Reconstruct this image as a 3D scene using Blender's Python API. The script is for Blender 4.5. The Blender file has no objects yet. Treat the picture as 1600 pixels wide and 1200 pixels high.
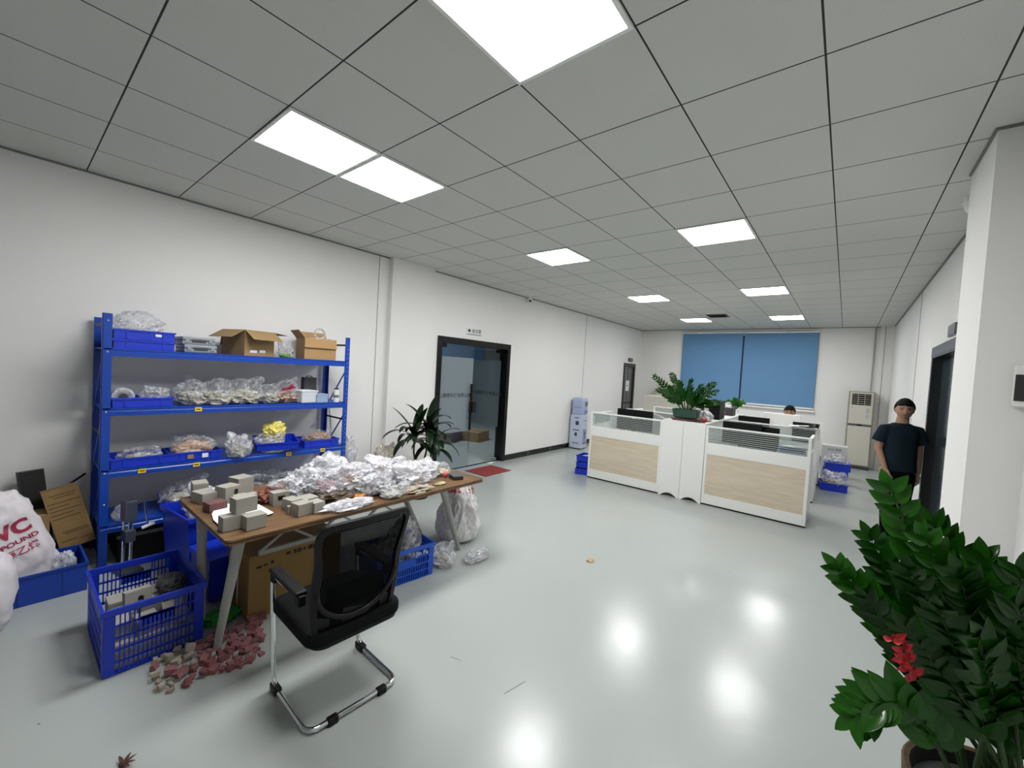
import bpy, bmesh, math, random
from mathutils import Vector, Matrix, noise, Euler
from mathutils.bvhtree import BVHTree
random.seed(7)
SC = bpy.context.scene
COL = SC.collection
PI = math.pi

# ---------------------------------------------------------------- camera
CAM_H = 1.735
CEIL = CAM_H + 1.4246
F_PX = 643.12
yaw, pit, rol = -.6817, -.0351, .0585
fwd = Vector((math.sin(yaw)*math.cos(pit), math.cos(yaw)*math.cos(pit), math.sin(pit)))
r0 = Vector((math.cos(yaw), -math.sin(yaw), 0)); u0 = r0.cross(fwd)
RT = math.cos(rol)*r0 + math.sin(rol)*u0
UP = -math.sin(rol)*r0 + math.cos(rol)*u0
cd = bpy.data.cameras.new('camera'); cam = bpy.data.objects.new('camera', cd); COL.objects.link(cam)
cd.sensor_fit = 'HORIZONTAL'; cd.sensor_width = 36; cd.lens = F_PX/1600*36; cd.clip_start = .05
m = Matrix.Identity(4)
for i in range(3):
    m[i][0] = RT[i]; m[i][1] = UP[i]; m[i][2] = -fwd[i]
m[0][3], m[1][3], m[2][3] = 0, 0, CAM_H
cam.matrix_world = m
SC.camera = cam
EYE = Vector((0, 0, CAM_H))

def ray(x, y): return (x-800)/F_PX*RT - (y-600)/F_PX*UP + fwd
def onZ(x, y, z): d = ray(x, y); return EYE + d*((z-CAM_H)/d.z)
def onX(x, y, X): d = ray(x, y); return EYE + d*(X/d.x)
def onY(x, y, Y): d = ray(x, y); return EYE + d*(Y/d.y)

# ---------------------------------------------------------------- world, exposure
w = bpy.data.worlds.new('world'); SC.world = w; w.use_nodes = True
w.node_tree.nodes['Background'].inputs[0].default_value = (.5, .55, .6, 1)
w.node_tree.nodes['Background'].inputs[1].default_value = .05
SC.view_settings.view_transform = 'Standard'
try: SC.view_settings.look = 'None'
except Exception: pass
SC.view_settings.gamma = 1.0
SC.view_settings.use_curve_mapping = False
SC.view_settings.exposure = 0.0
LAMP_E = 34.0
PANELS = [(0, -1), (-3, -1), (-3, 0), (-3, 4), (0, 4), (-3, 9), (0, 9), (-3, 14), (0, 14)]

# ---------------------------------------------------------------- helpers
def hexc(h):
    v = [int(h[i:i+2], 16)/255 for i in (0, 2, 4)]
    return tuple((c/12.92 if c <= .04045 else ((c+.055)/1.055)**2.4) for c in v) + (1,)

def mat(name, col, rough=.5, metal=0., spec=.5, nscale=0, namt=.15, bump=0, bscale=40, coat=0, emit=None, es=0, alpha=1, trans=0):
    M = bpy.data.materials.new(name); M.use_nodes = True
    nt = M.node_tree; b = nt.nodes['Principled BSDF']
    c = hexc(col) if isinstance(col, str) else tuple(col)+(1,)
    b.inputs['Base Color'].default_value = c
    b.inputs['Roughness'].default_value = rough; b.inputs['Metallic'].default_value = metal
    b.inputs['Specular IOR Level'].default_value = spec
    b.inputs['Coat Weight'].default_value = coat
    b.inputs['Alpha'].default_value = alpha
    b.inputs['Transmission Weight'].default_value = trans
    if emit:
        b.inputs['Emission Color'].default_value = hexc(emit); b.inputs['Emission Strength'].default_value = es
    if nscale:
        tc = nt.nodes.new('ShaderNodeTexCoord'); n = nt.nodes.new('ShaderNodeTexNoise'); n.inputs['Scale'].default_value = nscale
        n.inputs['Detail'].default_value = 4
        nt.links.new(tc.outputs['Object'], n.inputs['Vector'])
        mx = nt.nodes.new('ShaderNodeMix'); mx.data_type = 'RGBA'; mx.blend_type = 'MIX'
        mx.inputs[6].default_value = tuple(v*(1-namt) for v in c[:3])+(1,)
        mx.inputs[7].default_value = tuple(min(1, v*(1+namt)) for v in c[:3])+(1,)
        nt.links.new(n.outputs['Fac'], mx.inputs[0]); nt.links.new(mx.outputs[2], b.inputs['Base Color'])
    if bump:
        tc = nt.nodes.new('ShaderNodeTexCoord'); n = nt.nodes.new('ShaderNodeTexNoise'); n.inputs['Scale'].default_value = bscale
        n.inputs['Detail'].default_value = 3
        nt.links.new(tc.outputs['Object'], n.inputs['Vector'])
        bp = nt.nodes.new('ShaderNodeBump'); bp.inputs['Strength'].default_value = bump; bp.inputs['Distance'].default_value = .01
        nt.links.new(n.outputs['Fac'], bp.inputs['Height']); nt.links.new(bp.outputs[0], b.inputs['Normal'])
    return M

def film(name, col, solid=.5, rough=.12, var=.3, scale=9):
    """thin clear plastic: part see-through, part glossy white"""
    M = bpy.data.materials.new(name); M.use_nodes = True
    nt = M.node_tree; N = nt.nodes; L = nt.links
    b = N['Principled BSDF']; out = N['Material Output']
    b.inputs['Base Color'].default_value = hexc(col); b.inputs['Roughness'].default_value = rough
    b.inputs['Specular IOR Level'].default_value = .9
    t = N.new('ShaderNodeBsdfTransparent'); mx = N.new('ShaderNodeMixShader')
    tc = N.new('ShaderNodeTexCoord'); n = N.new('ShaderNodeTexNoise'); n.inputs['Scale'].default_value = scale; n.inputs['Detail'].default_value = 5
    n.inputs['Distortion'].default_value = 2.5
    L.new(tc.outputs['Object'], n.inputs['Vector'])
    mr = N.new('ShaderNodeMapRange'); mr.inputs[1].default_value = .3; mr.inputs[2].default_value = .7
    mr.inputs[3].default_value = max(0, solid-var); mr.inputs[4].default_value = min(1, solid+var)
    L.new(n.outputs['Fac'], mr.inputs[0])
    bp = N.new('ShaderNodeBump'); bp.inputs['Strength'].default_value = .4; bp.inputs['Distance'].default_value = .02
    n2 = N.new('ShaderNodeTexNoise'); n2.inputs['Scale'].default_value = 11; n2.inputs['Detail'].default_value = 3; n2.inputs['Distortion'].default_value = 2.2
    L.new(tc.outputs['Object'], n2.inputs['Vector']); L.new(n2.outputs['Fac'], bp.inputs['Height']); L.new(bp.outputs[0], b.inputs['Normal'])
    L.new(mr.outputs[0], mx.inputs[0]); L.new(t.outputs[0], mx.inputs[1]); L.new(b.outputs[0], mx.inputs[2]); L.new(mx.outputs[0], out.inputs[0])
    return M

def glassmat(name, tint=(.9, .95, .95), refl=.08, rough=.02):
    M = bpy.data.materials.new(name); M.use_nodes = True
    nt = M.node_tree; N = nt.nodes; L = nt.links; N.remove(N['Principled BSDF'])
    t = N.new('ShaderNodeBsdfTransparent'); t.inputs[0].default_value = tint+(1,)
    g = N.new('ShaderNodeBsdfGlossy'); g.inputs['Roughness'].default_value = rough
    lw = N.new('ShaderNodeLayerWeight'); lw.inputs[0].default_value = .5
    pw = N.new('ShaderNodeMath'); pw.operation = 'POWER'; pw.inputs[1].default_value = 4; L.new(lw.outputs['Facing'], pw.inputs[0])
    f = N.new('ShaderNodeMapRange'); f.inputs[3].default_value = .025; f.inputs[4].default_value = .6; L.new(pw.outputs[0], f.inputs[0])
    mx = N.new('ShaderNodeMixShader'); L.new(f.outputs[0], mx.inputs[0]); L.new(t.outputs[0], mx.inputs[1]); L.new(g.outputs[0], mx.inputs[2])
    L.new(mx.outputs[0], N['Material Output'].inputs[0])
    return M

def frost(name, col, thru=.25):
    M = bpy.data.materials.new(name); M.use_nodes = True
    nt = M.node_tree; N = nt.nodes; L = nt.links; b = N['Principled BSDF']
    b.inputs['Base Color'].default_value = hexc(col); b.inputs['Roughness'].default_value = .35
    tl = N.new('ShaderNodeBsdfTranslucent'); tl.inputs[0].default_value = hexc(col)
    t = N.new('ShaderNodeBsdfTransparent'); m1 = N.new('ShaderNodeMixShader'); m2 = N.new('ShaderNodeMixShader')
    m1.inputs[0].default_value = .5; m2.inputs[0].default_value = thru
    L.new(b.outputs[0], m1.inputs[1]); L.new(tl.outputs[0], m1.inputs[2]); L.new(m1.outputs[0], m2.inputs[1]); L.new(t.outputs[0], m2.inputs[2])
    L.new(m2.outputs[0], N['Material Output'].inputs[0])
    return M

class MB:
    """collects shapes in local coordinates; build() links them as ONE mesh object"""
    def __init__(s): s.v = []; s.f = []
    def add(s, vs, fs):
        o = len(s.v); s.v += [tuple(v) for v in vs]; s.f += [tuple(i+o for i in f) for f in fs]; return s
    def box(s, c, d, rot=None, taper=1.0):
        hx, hy, hz = d[0]/2, d[1]/2, d[2]/2; vs = []
        for z, k in ((-hz, 1.0), (hz, taper)):
            for x, y in ((-hx, -hy), (hx, -hy), (hx, hy), (-hx, hy)): vs.append(Vector((x*k, y*k, z)))
        if rot is not None:
            R = rot if isinstance(rot, Matrix) else Euler(rot).to_matrix()
            vs = [R @ v for v in vs]
        vs = [v+Vector(c) for v in vs]
        return s.add(vs, [(0, 3, 2, 1), (4, 5, 6, 7), (0, 1, 5, 4), (1, 2, 6, 5), (2, 3, 7, 6), (3, 0, 4, 7)])
    def bx(s, x0, x1, y0, y1, z0, z1):
        return s.box(((x0+x1)/2, (y0+y1)/2, (z0+z1)/2), (x1-x0, y1-y0, z1-z0))
    def bar(s, a, b, wd, th, upv=(0, 0, 1)):
        a = Vector(a); b = Vector(b); d = (b-a); L = d.length; d.normalize()
        x = d.cross(Vector(upv)); 
        if x.length < 1e-4: x = d.cross(Vector((1, 0, 0)))
        x.normalize(); y = d.cross(x)
        R = Matrix((x, y, d)).transposed()
        return s.box((a+b)/2, (wd, th, L), R)
    def tube(s, pts, r, n=8, cap=True):
        pts = [Vector(p) for p in pts]; k = len(pts)
        rs = r if isinstance(r, (list, tuple)) else [r]*k
        vs = []; fs = []; prev = None
        for i, p in enumerate(pts):
            if i == 0: t = pts[1]-p
            elif i == k-1: t = p-pts[i-1]
            else: t = (pts[i+1]-p).normalized() + (p-pts[i-1]).normalized()
            if t.length < 1e-6: t = Vector((0, 0, 1))
            t.normalize()
            if prev is None:
                a = t.cross(Vector((0, 0, 1)))
                if a.length < .1: a = t.cross(Vector((1, 0, 0)))
            else: a = prev - t*prev.dot(t)
            a.normalize(); prev = a; b = t.cross(a)
            for j in range(n):
                an = 2*PI*j/n; vs.append(p + (a*math.cos(an)+b*math.sin(an))*rs[i])
        for i in range(k-1):
            for j in range(n): fs.append((i*n+j, i*n+(j+1) % n, (i+1)*n+(j+1) % n, (i+1)*n+j))
        if cap: fs.append(tuple(range(n-1, -1, -1))); fs.append(tuple((k-1)*n+j for j in range(n)))
        return s.add(vs, fs)
    def cyl(s, c, r, h, n=20, r2=None):
        c = Vector(c); return s.tube([c, c+Vector((0, 0, h))], [r, r if r2 is None else r2], n)
    def loft(s, rings, n=20, cap=True, p=2.0):
        """rings: (cx,cy,cz,rx,ry) stacked"""
        vs = []; fs = []
        for (cx, cy, cz, rx, ry) in rings:
            for j in range(n):
                a = 2*PI*j/n; ca, sa = math.cos(a), math.sin(a)
                vs.append((cx+rx*math.copysign(abs(ca)**(2/p), ca), cy+ry*math.copysign(abs(sa)**(2/p), sa), cz))
        k = len(rings)
        for i in range(k-1):
            for j in range(n): fs.append((i*n+j, i*n+(j+1) % n, (i+1)*n+(j+1) % n, (i+1)*n+j))
        if cap: fs.append(tuple(range(n-1, -1, -1))); fs.append(tuple((k-1)*n+j for j in range(n)))
        return s.add(vs, fs)
    def prism(s, poly, axis, a, b):
        """poly of 2D points extruded along axis from a to b"""
        n = len(poly); vs = []
        for t in (a, b):
            for (p, q) in poly:
                vs.append({'x': (t, p, q), 'y': (p, t, q), 'z': (p, q, t)}[axis])
        fs = [tuple(range(n)), tuple(range(2*n-1, n-1, -1))]
        for j in range(n): fs.append((j, (j+1) % n, n+(j+1) % n, n+j))
        return s.add(vs, fs)
    def ball(s, c, r, u=14, v=9, sc=(1, 1, 1), R=None):
        rings = []; vs = []; fs = []
        for i in range(v+1):
            th = PI*i/v
            for j in range(u):
                a = 2*PI*j/u
                q = Vector((r*sc[0]*math.sin(th)*math.cos(a), r*sc[1]*math.sin(th)*math.sin(a), -r*sc[2]*math.cos(th)))
                if R: q = R @ q
                vs.append(q+Vector(c))
        for i in range(v):
            for j in range(u): fs.append((i*u+j, i*u+(j+1) % u, (i+1)*u+(j+1) % u, (i+1)*u+j))
        return s.add(vs, fs)
    def build(s, name, M, parent=None, loc=None, smooth=False, bevel=0, seg=2, rot=None, fixn=True):
        me = bpy.data.meshes.new(name); me.from_pydata(s.v, [], s.f)
        b = bmesh.new(); b.from_mesh(me)
        if smooth: bmesh.ops.remove_doubles(b, verts=b.verts, dist=1e-6)
        if fixn: bmesh.ops.recalc_face_normals(b, faces=b.faces)
        b.to_mesh(me); b.free()
        me.materials.append(M)
        o = bpy.data.objects.new(name, me); COL.objects.link(o)
        if parent: o.parent = parent
        if loc is not None: o.location = loc
        if rot is not None: o.rotation_euler = rot
        if smooth:
            me.polygons.foreach_set('use_smooth', [True]*len(me.polygons))
        if bevel:
            md = o.modifiers.new('bevel', 'BEVEL'); md.width = bevel; md.segments = seg; md.limit_method = 'ANGLE'
        return o

def tag(o, label, cat, group=None, kind=None):
    o['label'] = label; o['category'] = cat
    if group: o['group'] = group
    if kind: o['kind'] = kind
    return o
def thing(name, label, cat, loc=(0, 0, 0), rz=0, group=None):
    o = bpy.data.objects.new(name, None); COL.objects.link(o); o.location = loc; o.rotation_euler = (0, 0, rz)
    o.empty_display_size = .1
    return tag(o, label, cat, group)
def struct(o): o['kind'] = 'structure'; return o
def copy_tree(o, parent=None):
    c = o.copy(); COL.objects.link(c)
    if parent is not None: c.parent = parent
    for ch in list(o.children): copy_tree(ch, c)
    return c
def dup(o, loc, rz=0, label=None, group=None, rot=None, scale=None):
    c = copy_tree(o); c.location = loc; c.rotation_euler = rot if rot else (0, 0, rz)
    if label: c['label'] = label
    if group: c['group'] = group
    if scale: c.scale = scale
    return c

def text_mesh(s, size, M, name='lettering', parent=None, align='CENTER', bold=0.0, ext=0.0):
    cu = bpy.data.curves.new('txt', 'FONT'); cu.body = s; cu.size = size; cu.align_x = align; cu.align_y = 'CENTER'
    cu.offset = bold; cu.extrude = ext; cu.resolution_u = 3
    t = bpy.data.objects.new('txt', cu); COL.objects.link(t)
    dg = bpy.context.evaluated_depsgraph_get(); dg.update()
    me = bpy.data.meshes.new_from_object(t.evaluated_get(dg))
    bpy.data.objects.remove(t); bpy.data.curves.remove(cu)
    me.name = name; me.materials.clear(); me.materials.append(M)
    o = bpy.data.objects.new(name, me); COL.objects.link(o)
    if parent: o.parent = parent
    return o
# rotations putting a text (lying in its XY plane) upright, facing a world direction
FACE_PX = Euler((PI/2, 0, PI/2)).to_matrix().to_4x4()     # faces +X
FACE_MY = Euler((PI/2, 0, 0)).to_matrix().to_4x4()        # faces -Y
FACE_MX = Euler((PI/2, 0, -PI/2)).to_matrix().to_4x4()
def put(o, M4, loc): o.matrix_local = Matrix.Translation(loc) @ M4; return o

def ridged(p, o=3):
    v = 0; a = 1; tot = 0
    for _ in range(o):
        v += a*(1-abs(noise.noise(p))*2.2); tot += a; a *= .5; p = p*2.07
    return v/tot

_ico = {}
def ico(sub):
    if sub not in _ico:
        b = bmesh.new(); bmesh.ops.create_icosphere(b, subdivisions=sub, radius=1)
        _ico[sub] = ([v.co.copy() for v in b.verts], [tuple(v.index for v in f.verts) for f in b.faces]); b.free()
    return _ico[sub]

def crumple_mb(sx, sy, sz, seed, sub=5, rough=.34, ears=2, flat=.0):
    """a crumpled bag: half-extents sx,sy and height sz, resting on z=0"""
    rnd = random.Random(seed); off = Vector((rnd.uniform(-50, 50), rnd.uniform(-50, 50), rnd.uniform(-50, 50)))
    V, Fc = ico(sub); out = []
    er = []
    for _ in range(ears):
        a = rnd.uniform(0, 2*PI); e = Vector((math.cos(a)*.6, math.sin(a)*.6, rnd.uniform(.5, 1))).normalized()
        er.append((e, rnd.uniform(.25, .55), rnd.uniform(.02, .05)))
    for n in V:
        r = .82 + rough*(ridged(n*1.3+off, 4)-.45) + rough*.42*(ridged(n*3.2-off, 2)-.4)
        for e, amp, wd in er:
            d = 1-n.dot(e)
            if d < wd*4: r += amp*math.exp(-d/wd)
        r += .05*(ridged(Vector((n.x*2, n.y*7+n.x*3, n.z*2.5))+off, 2)-.4)+.03*(ridged(Vector((n.x*8, n.y*2, n.z*5))-off, 2)-.4)
        j = Vector((noise.noise(n*6+off), noise.noise(n*6-off), noise.noise(n*7+off)))*.03
        p = n*r + j
        z = p.z*.62+.42
        if z < 0.0: z = 0.0
        out.append((p.x*sx, p.y*sy, z*sz))
    mb = MB(); mb.add(out, Fc); return mb

def bag(label, loc, size, seed, M, cat='plastic bag', group=None, contents=None, csize=.62, rz=0, ears=2, rough=.34, sub=5, name='plastic_bag', cz=.55, rot=None):
    """crumpled plastic bag thing; contents = material of what shows inside (a part)"""
    o = crumple_mb(size[0]/2, size[1]/2, size[2], seed, sub, rough, ears).build(name, M, None, loc, fixn=False, smooth=True)
    o.rotation_euler = rot or (0, 0, rz)
    tag(o, label, cat, group)
    if contents:
        crumple_mb(size[0]/2*csize, size[1]/2*csize, size[2]*cz, seed+91, 4, .5, 0).build('contents', contents, o, (0, 0, .003), fixn=False)
    return o

# ---------------------------------------------------------------- materials
def mat_wall():
    return mat('wall_paint', 'ebeae8', .75, spec=.3, nscale=1.2, namt=.02, bump=.05, bscale=90)
WALL = mat_wall()
BLACK_GLOSS = mat('black_gloss', '09090b', .2, spec=.4)
BLACK = mat('black_plastic', '060607', .45, spec=.28)
DKGREY = mat('dark_grey', '3a3d3f', .4)
WHITE = mat('white_laminate', 'efefec', .35)
CHROME = mat('chrome', 'd5d8da', .12, metal=1)
BLUE = mat('blue_paint', '0a3fa4', .32, nscale=6, namt=.1)
BLUE_DK = mat('blue_plastic', '1535c0', .35, nscale=8, namt=.12)
CARD = mat('cardboard', '957a52', .8, nscale=9, namt=.1)
CARD_DK = mat('cardboard_inside', '7a6242', .85, nscale=9, namt=.1)
FILM = film('clear_film', 'e2e4e9', .42, var=.36, scale=7)
FILM_W = film('white_film', 'e6e6ec', .60, var=.34, scale=7)
FILM_C = film('very_clear_film', 'd5d8dc', .24, var=.28)
FOAM = mat('grey_foam_board', '9d9a92', .8, nscale=30, namt=.06)
FOAM_IN = mat('block_inner', '4a3b38', .8)
PAPER = mat('white_paper', 'e6e7ea', .7)
DIRTY = mat('dark_red_stain', '6b4746', .8, nscale=14, namt=.3)

# floor: glossy epoxy with wear
def mat_floor():
    M = bpy.data.materials.new('epoxy_floor'); M.use_nodes = True; nt = M.node_tree; N = nt.nodes; L = nt.links
    b = N['Principled BSDF']; tc = N.new('ShaderNodeTexCoord')
    n = N.new('ShaderNodeTexNoise'); n.inputs['Scale'].default_value = .9; n.inputs['Detail'].default_value = 6; n.inputs['Distortion'].default_value = 1.2
    L.new(tc.outputs['Object'], n.inputs['Vector'])
    cr = N.new('ShaderNodeMix'); cr.data_type = 'RGBA'; cr.inputs[6].default_value = hexc('a5aba8'); cr.inputs[7].default_value = hexc('aeb4b1')
    L.new(n.outputs['Fac'], cr.inputs[0])
    # fine dark specks and scratches
    v = N.new('ShaderNodeTexVoronoi'); v.inputs['Scale'].default_value = 2.2; v.feature = 'F1'; v.inputs['Randomness'].default_value = 1
    L.new(tc.outputs['Object'], v.inputs['Vector'])
    lt = N.new('ShaderNodeMath'); lt.operation = 'LESS_THAN'; lt.inputs[1].default_value = .012
    L.new(v.outputs['Distance'], lt.inputs[0])
    mx = N.new('ShaderNodeMix'); mx.data_type = 'RGBA'; mx.inputs[7].default_value = hexc('6b706c')
    L.new(lt.outputs[0], mx.inputs[0]); L.new(cr.outputs[2], mx.inputs[6]); L.new(mx.outputs[2], b.inputs['Base Color'])
    b.inputs['Specular IOR Level'].default_value = .5
    n3 = N.new('ShaderNodeTexNoise'); n3.inputs['Scale'].default_value = 3; n3.inputs['Detail'].default_value = 6; n3.inputs['Distortion'].default_value = 3
    L.new(tc.outputs['Object'], n3.inputs['Vector'])
    mr = N.new('ShaderNodeMapRange'); mr.inputs[3].default_value = .18; mr.inputs[4].default_value = .235; L.new(n3.outputs['Fac'], mr.inputs[0]); L.new(mr.outputs[0], b.inputs['Roughness'])
    bp = N.new('ShaderNodeBump'); bp.inputs['Strength'].default_value = .12; bp.inputs['Distance'].default_value = .01
    n2 = N.new('ShaderNodeTexNoise'); n2.inputs['Scale'].default_value = 7; n2.inputs['Detail'].default_value = 5; L.new(tc.outputs['Object'], n2.inputs['Vector'])
    L.new(n2.outputs['Fac'], bp.inputs['Height']); L.new(bp.outputs[0], b.inputs['Normal'])
    return M
FLOOR = mat_floor()

def mat_ceiling():
    M = bpy.data.materials.new('ceiling_tiles'); M.use_nodes = True; nt = M.node_tree; N = nt.nodes; L = nt.links
    b = N['Principled BSDF']; b.inputs['Roughness'].default_value = .9; b.inputs['Specular IOR Level'].default_value = .2
    tc = N.new('ShaderNodeTexCoord'); sp = N.new('ShaderNodeSeparateXYZ'); L.new(tc.outputs['Object'], sp.inputs[0])
    ms = []
    for ax, o in ((0, 1.3656), (1, -1.603)):
        a = N.new('ShaderNodeMath'); a.operation = 'ADD'; a.inputs[1].default_value = o; L.new(sp.outputs[ax], a.inputs[0])
        p = N.new('ShaderNodeMath'); p.operation = 'PINGPONG'; p.inputs[1].default_value = .3; L.new(a.outputs[0], p.inputs[0])
        l = N.new('ShaderNodeMath'); l.operation = 'LESS_THAN'; l.inputs[1].default_value = .0042; L.new(p.outputs[0], l.inputs[0]); ms.append(l)
    mx = N.new('ShaderNodeMath'); mx.operation = 'MAXIMUM'; L.new(ms[0].outputs[0], mx.inputs[0]); L.new(ms[1].outputs[0], mx.inputs[1])
    n = N.new('ShaderNodeTexNoise'); n.inputs['Scale'].default_value = 120; n.inputs['Detail'].default_value = 2; L.new(tc.outputs['Object'], n.inputs['Vector'])
    c0 = N.new('ShaderNodeMix'); c0.data_type = 'RGBA'; c0.inputs[6].default_value = hexc('cbccc7'); c0.inputs[7].default_value = hexc('d6d7d2'); L.new(n.outputs['Fac'], c0.inputs[0])
    c1 = N.new('ShaderNodeMix'); c1.data_type = 'RGBA'; c1.inputs[7].default_value = hexc('3c3e40'); L.new(mx.outputs[0], c1.inputs[0]); L.new(c0.outputs[2], c1.inputs[6])
    L.new(c1.outputs[2], b.inputs['Base Color'])
    return M

# ================================================================= THE ROOM
LX, RX, FY, BY = -4.95, .73, 12.25, -4.2
struct(MB().bx(LX-4.4, RX+1.6, BY-.2, FY+.2, -.1, 0).build('floor', FLOOR))
struct(MB().bx(LX-4.4, RX+1.6, BY-.2, FY+.2, CEIL, CEIL+.1).build('ceiling', mat_ceiling()))
T = .16
D1 = (4.21, 5.975, 2.195)         # glass double door in the left wall
D2 = (11.09, 11.87, 2.11)
D3 = (4.95, 6.42, 2.242)         # right wall
wl = MB()
wl.bx(LX-T, LX, BY, D1[0], 0, CEIL).bx(LX-T, LX, D1[1], D2[0], 0, CEIL).bx(LX-T, LX, D2[1], FY, 0, CEIL)
wl.bx(LX-T, LX, D1[0], D1[1], D1[2], CEIL).bx(LX-T, LX, D2[0], D2[1], D2[2], CEIL)
struct(wl.build('wall_left', WALL))
wr = MB()
wr.bx(RX, RX+T, BY, D3[0], 0, CEIL).bx(RX, RX+T, D3[1], FY, 0, CEIL).bx(RX, RX+T, D3[0], D3[1], D3[2], CEIL)
struct(wr.build('wall_right', WALL))
WIN = (-3.66, -.60, 1.18, 3.02)
wf = MB()
wf.bx(LX-T, WIN[0], FY, FY+T, 0, CEIL).bx(WIN[1], RX+T, FY, FY+T, 0, CEIL).bx(WIN[0], WIN[1], FY, FY+T, 0, WIN[2]).bx(WIN[0], WIN[1], FY, FY+T, WIN[3], CEIL)
struct(wf.build('wall_far', WALL))
struct(MB().bx(LX-T, RX+T, BY-T, BY, 0, CEIL).build('wall_back', WALL))
# pilasters and joints
struct(MB().bx(LX, LX+.085, 3.30, 4.03, 0, CEIL).build('trim_1', WALL))
struct(MB().bx(.53, RX, 3.3, 3.9, 0, CEIL).build('trim_2', WALL))
struct(MB().bx(.50, RX, FY-.12, FY, 0, CEIL).build('trim_3', WALL))
LINE = mat('joint_line', 'a8a6a1', .7)
for k, (a, b_) in enumerate([((LX+.003, 3.14), .008), ((LX+.003, 8.80), .008)]):
    struct(MB().bx(LX, LX+.006, a[1]-b_/2, a[1]+b_/2, 0.1, CEIL).build('trim_%d' % (4+k), LINE))
struct(MB().cyl((.42, FY-.03, 0), .012, CEIL, 8).build('trim_6', LINE))
struct(MB().bx(RX-.006, RX, 8.0, 8.008, 0, CEIL).build('trim_7', LINE))
struct(MB().bx(.575, .588, FY-.125, FY-.12, 0, CEIL).build('trim_8', LINE))
# ceiling edge angle trims
EDGE = mat('ceiling_edge', '7b7d7b', .6)
struct(MB().bx(LX, LX+.016, BY, FY, CEIL-.014, CEIL-.001).build('trim_9', EDGE))
struct(MB().bx(LX, RX, FY-.016, FY, CEIL-.014, CEIL-.001).build('trim_10', EDGE))
struct(MB().bx(RX-.016, RX, 3.9, FY, CEIL-.014, CEIL-.001).build('trim_11', EDGE))
struct(MB().bx(.518, .53, 3.3, 3.9, CEIL-.014, CEIL-.001).bx(.518, RX, 3.288, 3.3, CEIL-.014, CEIL-.001).build('trim_12', EDGE))
# baseboards: black tile with joints
BASE = mat('black_tile', '16140f', .15, nscale=12, namt=.5)
JOINT = mat('tile_joint', '8d8a80', .8)
for a, b_ in ((D1[1], D2[0]), (4.03, D1[0]), (D2[1], FY)):
    o = struct(MB().bx(LX, LX+.014, a, b_, 0, .105).build('baseboard_left', BASE))
    j = MB(); y = a+.75
    while y < b_: j.bx(LX+.012, LX+.0155, y, y+.006, 0, .106); y += .8
    if j.v: j.build('tile_joint', JOINT, o)
struct(MB().bx(LX, LX+.014, BY, 3.3, 0, .105).build('baseboard_left', BASE))
struct(MB().bx(LX, .5, FY-.014, FY, 0, .105).build('baseboard_far', BASE))

# ---- window with blue roller blinds
BLIND = mat('blue_blind', '618cb5', .8, nscale=2, namt=.06, bump=.1, bscale=200)
BLIND2 = mat('blue_blind_shaded_seam', '20365a', .8)
fr = struct(MB().bx(WIN[0], WIN[1], FY, FY+.05, WIN[2], WIN[2]+.05).bx(WIN[0], WIN[1], FY, FY+.05, WIN[3]-.05, WIN[3]).bx(WIN[0], WIN[0]+.05, FY, FY+.05, WIN[2], WIN[3]).bx(WIN[1]-.05, WIN[1], FY, FY+.05, WIN[2], WIN[3]).build('window_1', WHITE))
MB().bx(WIN[0]-.04, WIN[1]+.04, FY-.07, FY, WIN[2]-.05, WIN[2]-.01).build('window_sill', WHITE, fr)
MB().bx(WIN[0]+.05, WIN[1]-.05, FY+.02, FY+.03, WIN[2]+.05, WIN[3]-.05).build('pane', mat('night_glass', '0a0d12', .05), fr)
for nm, x0, x1, lb in (('roller_blind', -3.71, -2.19, 'wide blue roller blind on the left half of the far window'), ('roller_blind', -2.15, -.585, 'wide blue roller blind on the right half of the far window')):
    t = thing(nm, lb, 'roller blind', ((x0+x1)/2, FY-.05, 1.2), 0, 'blue roller blinds on the far window')
    hw = (x1-x0)/2
    MB().bx(-hw, hw, -.004, .004, .02, 1.84).build('blind_fabric', BLIND, t)
    MB().bx(-hw, hw, -.01, .01, -.005, .03).build('bottom_rail', WHITE, t)
    MB().tube([(-hw, 0, 1.86), (hw, 0, 1.86)], .022, 10).build('roller', WHITE, t)
struct(MB().bx(-2.19, -2.15, FY-.03, FY-.02, 1.2, 2.98).build('trim_13', mat('window_mullion', '1d2c49', .6)))

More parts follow.
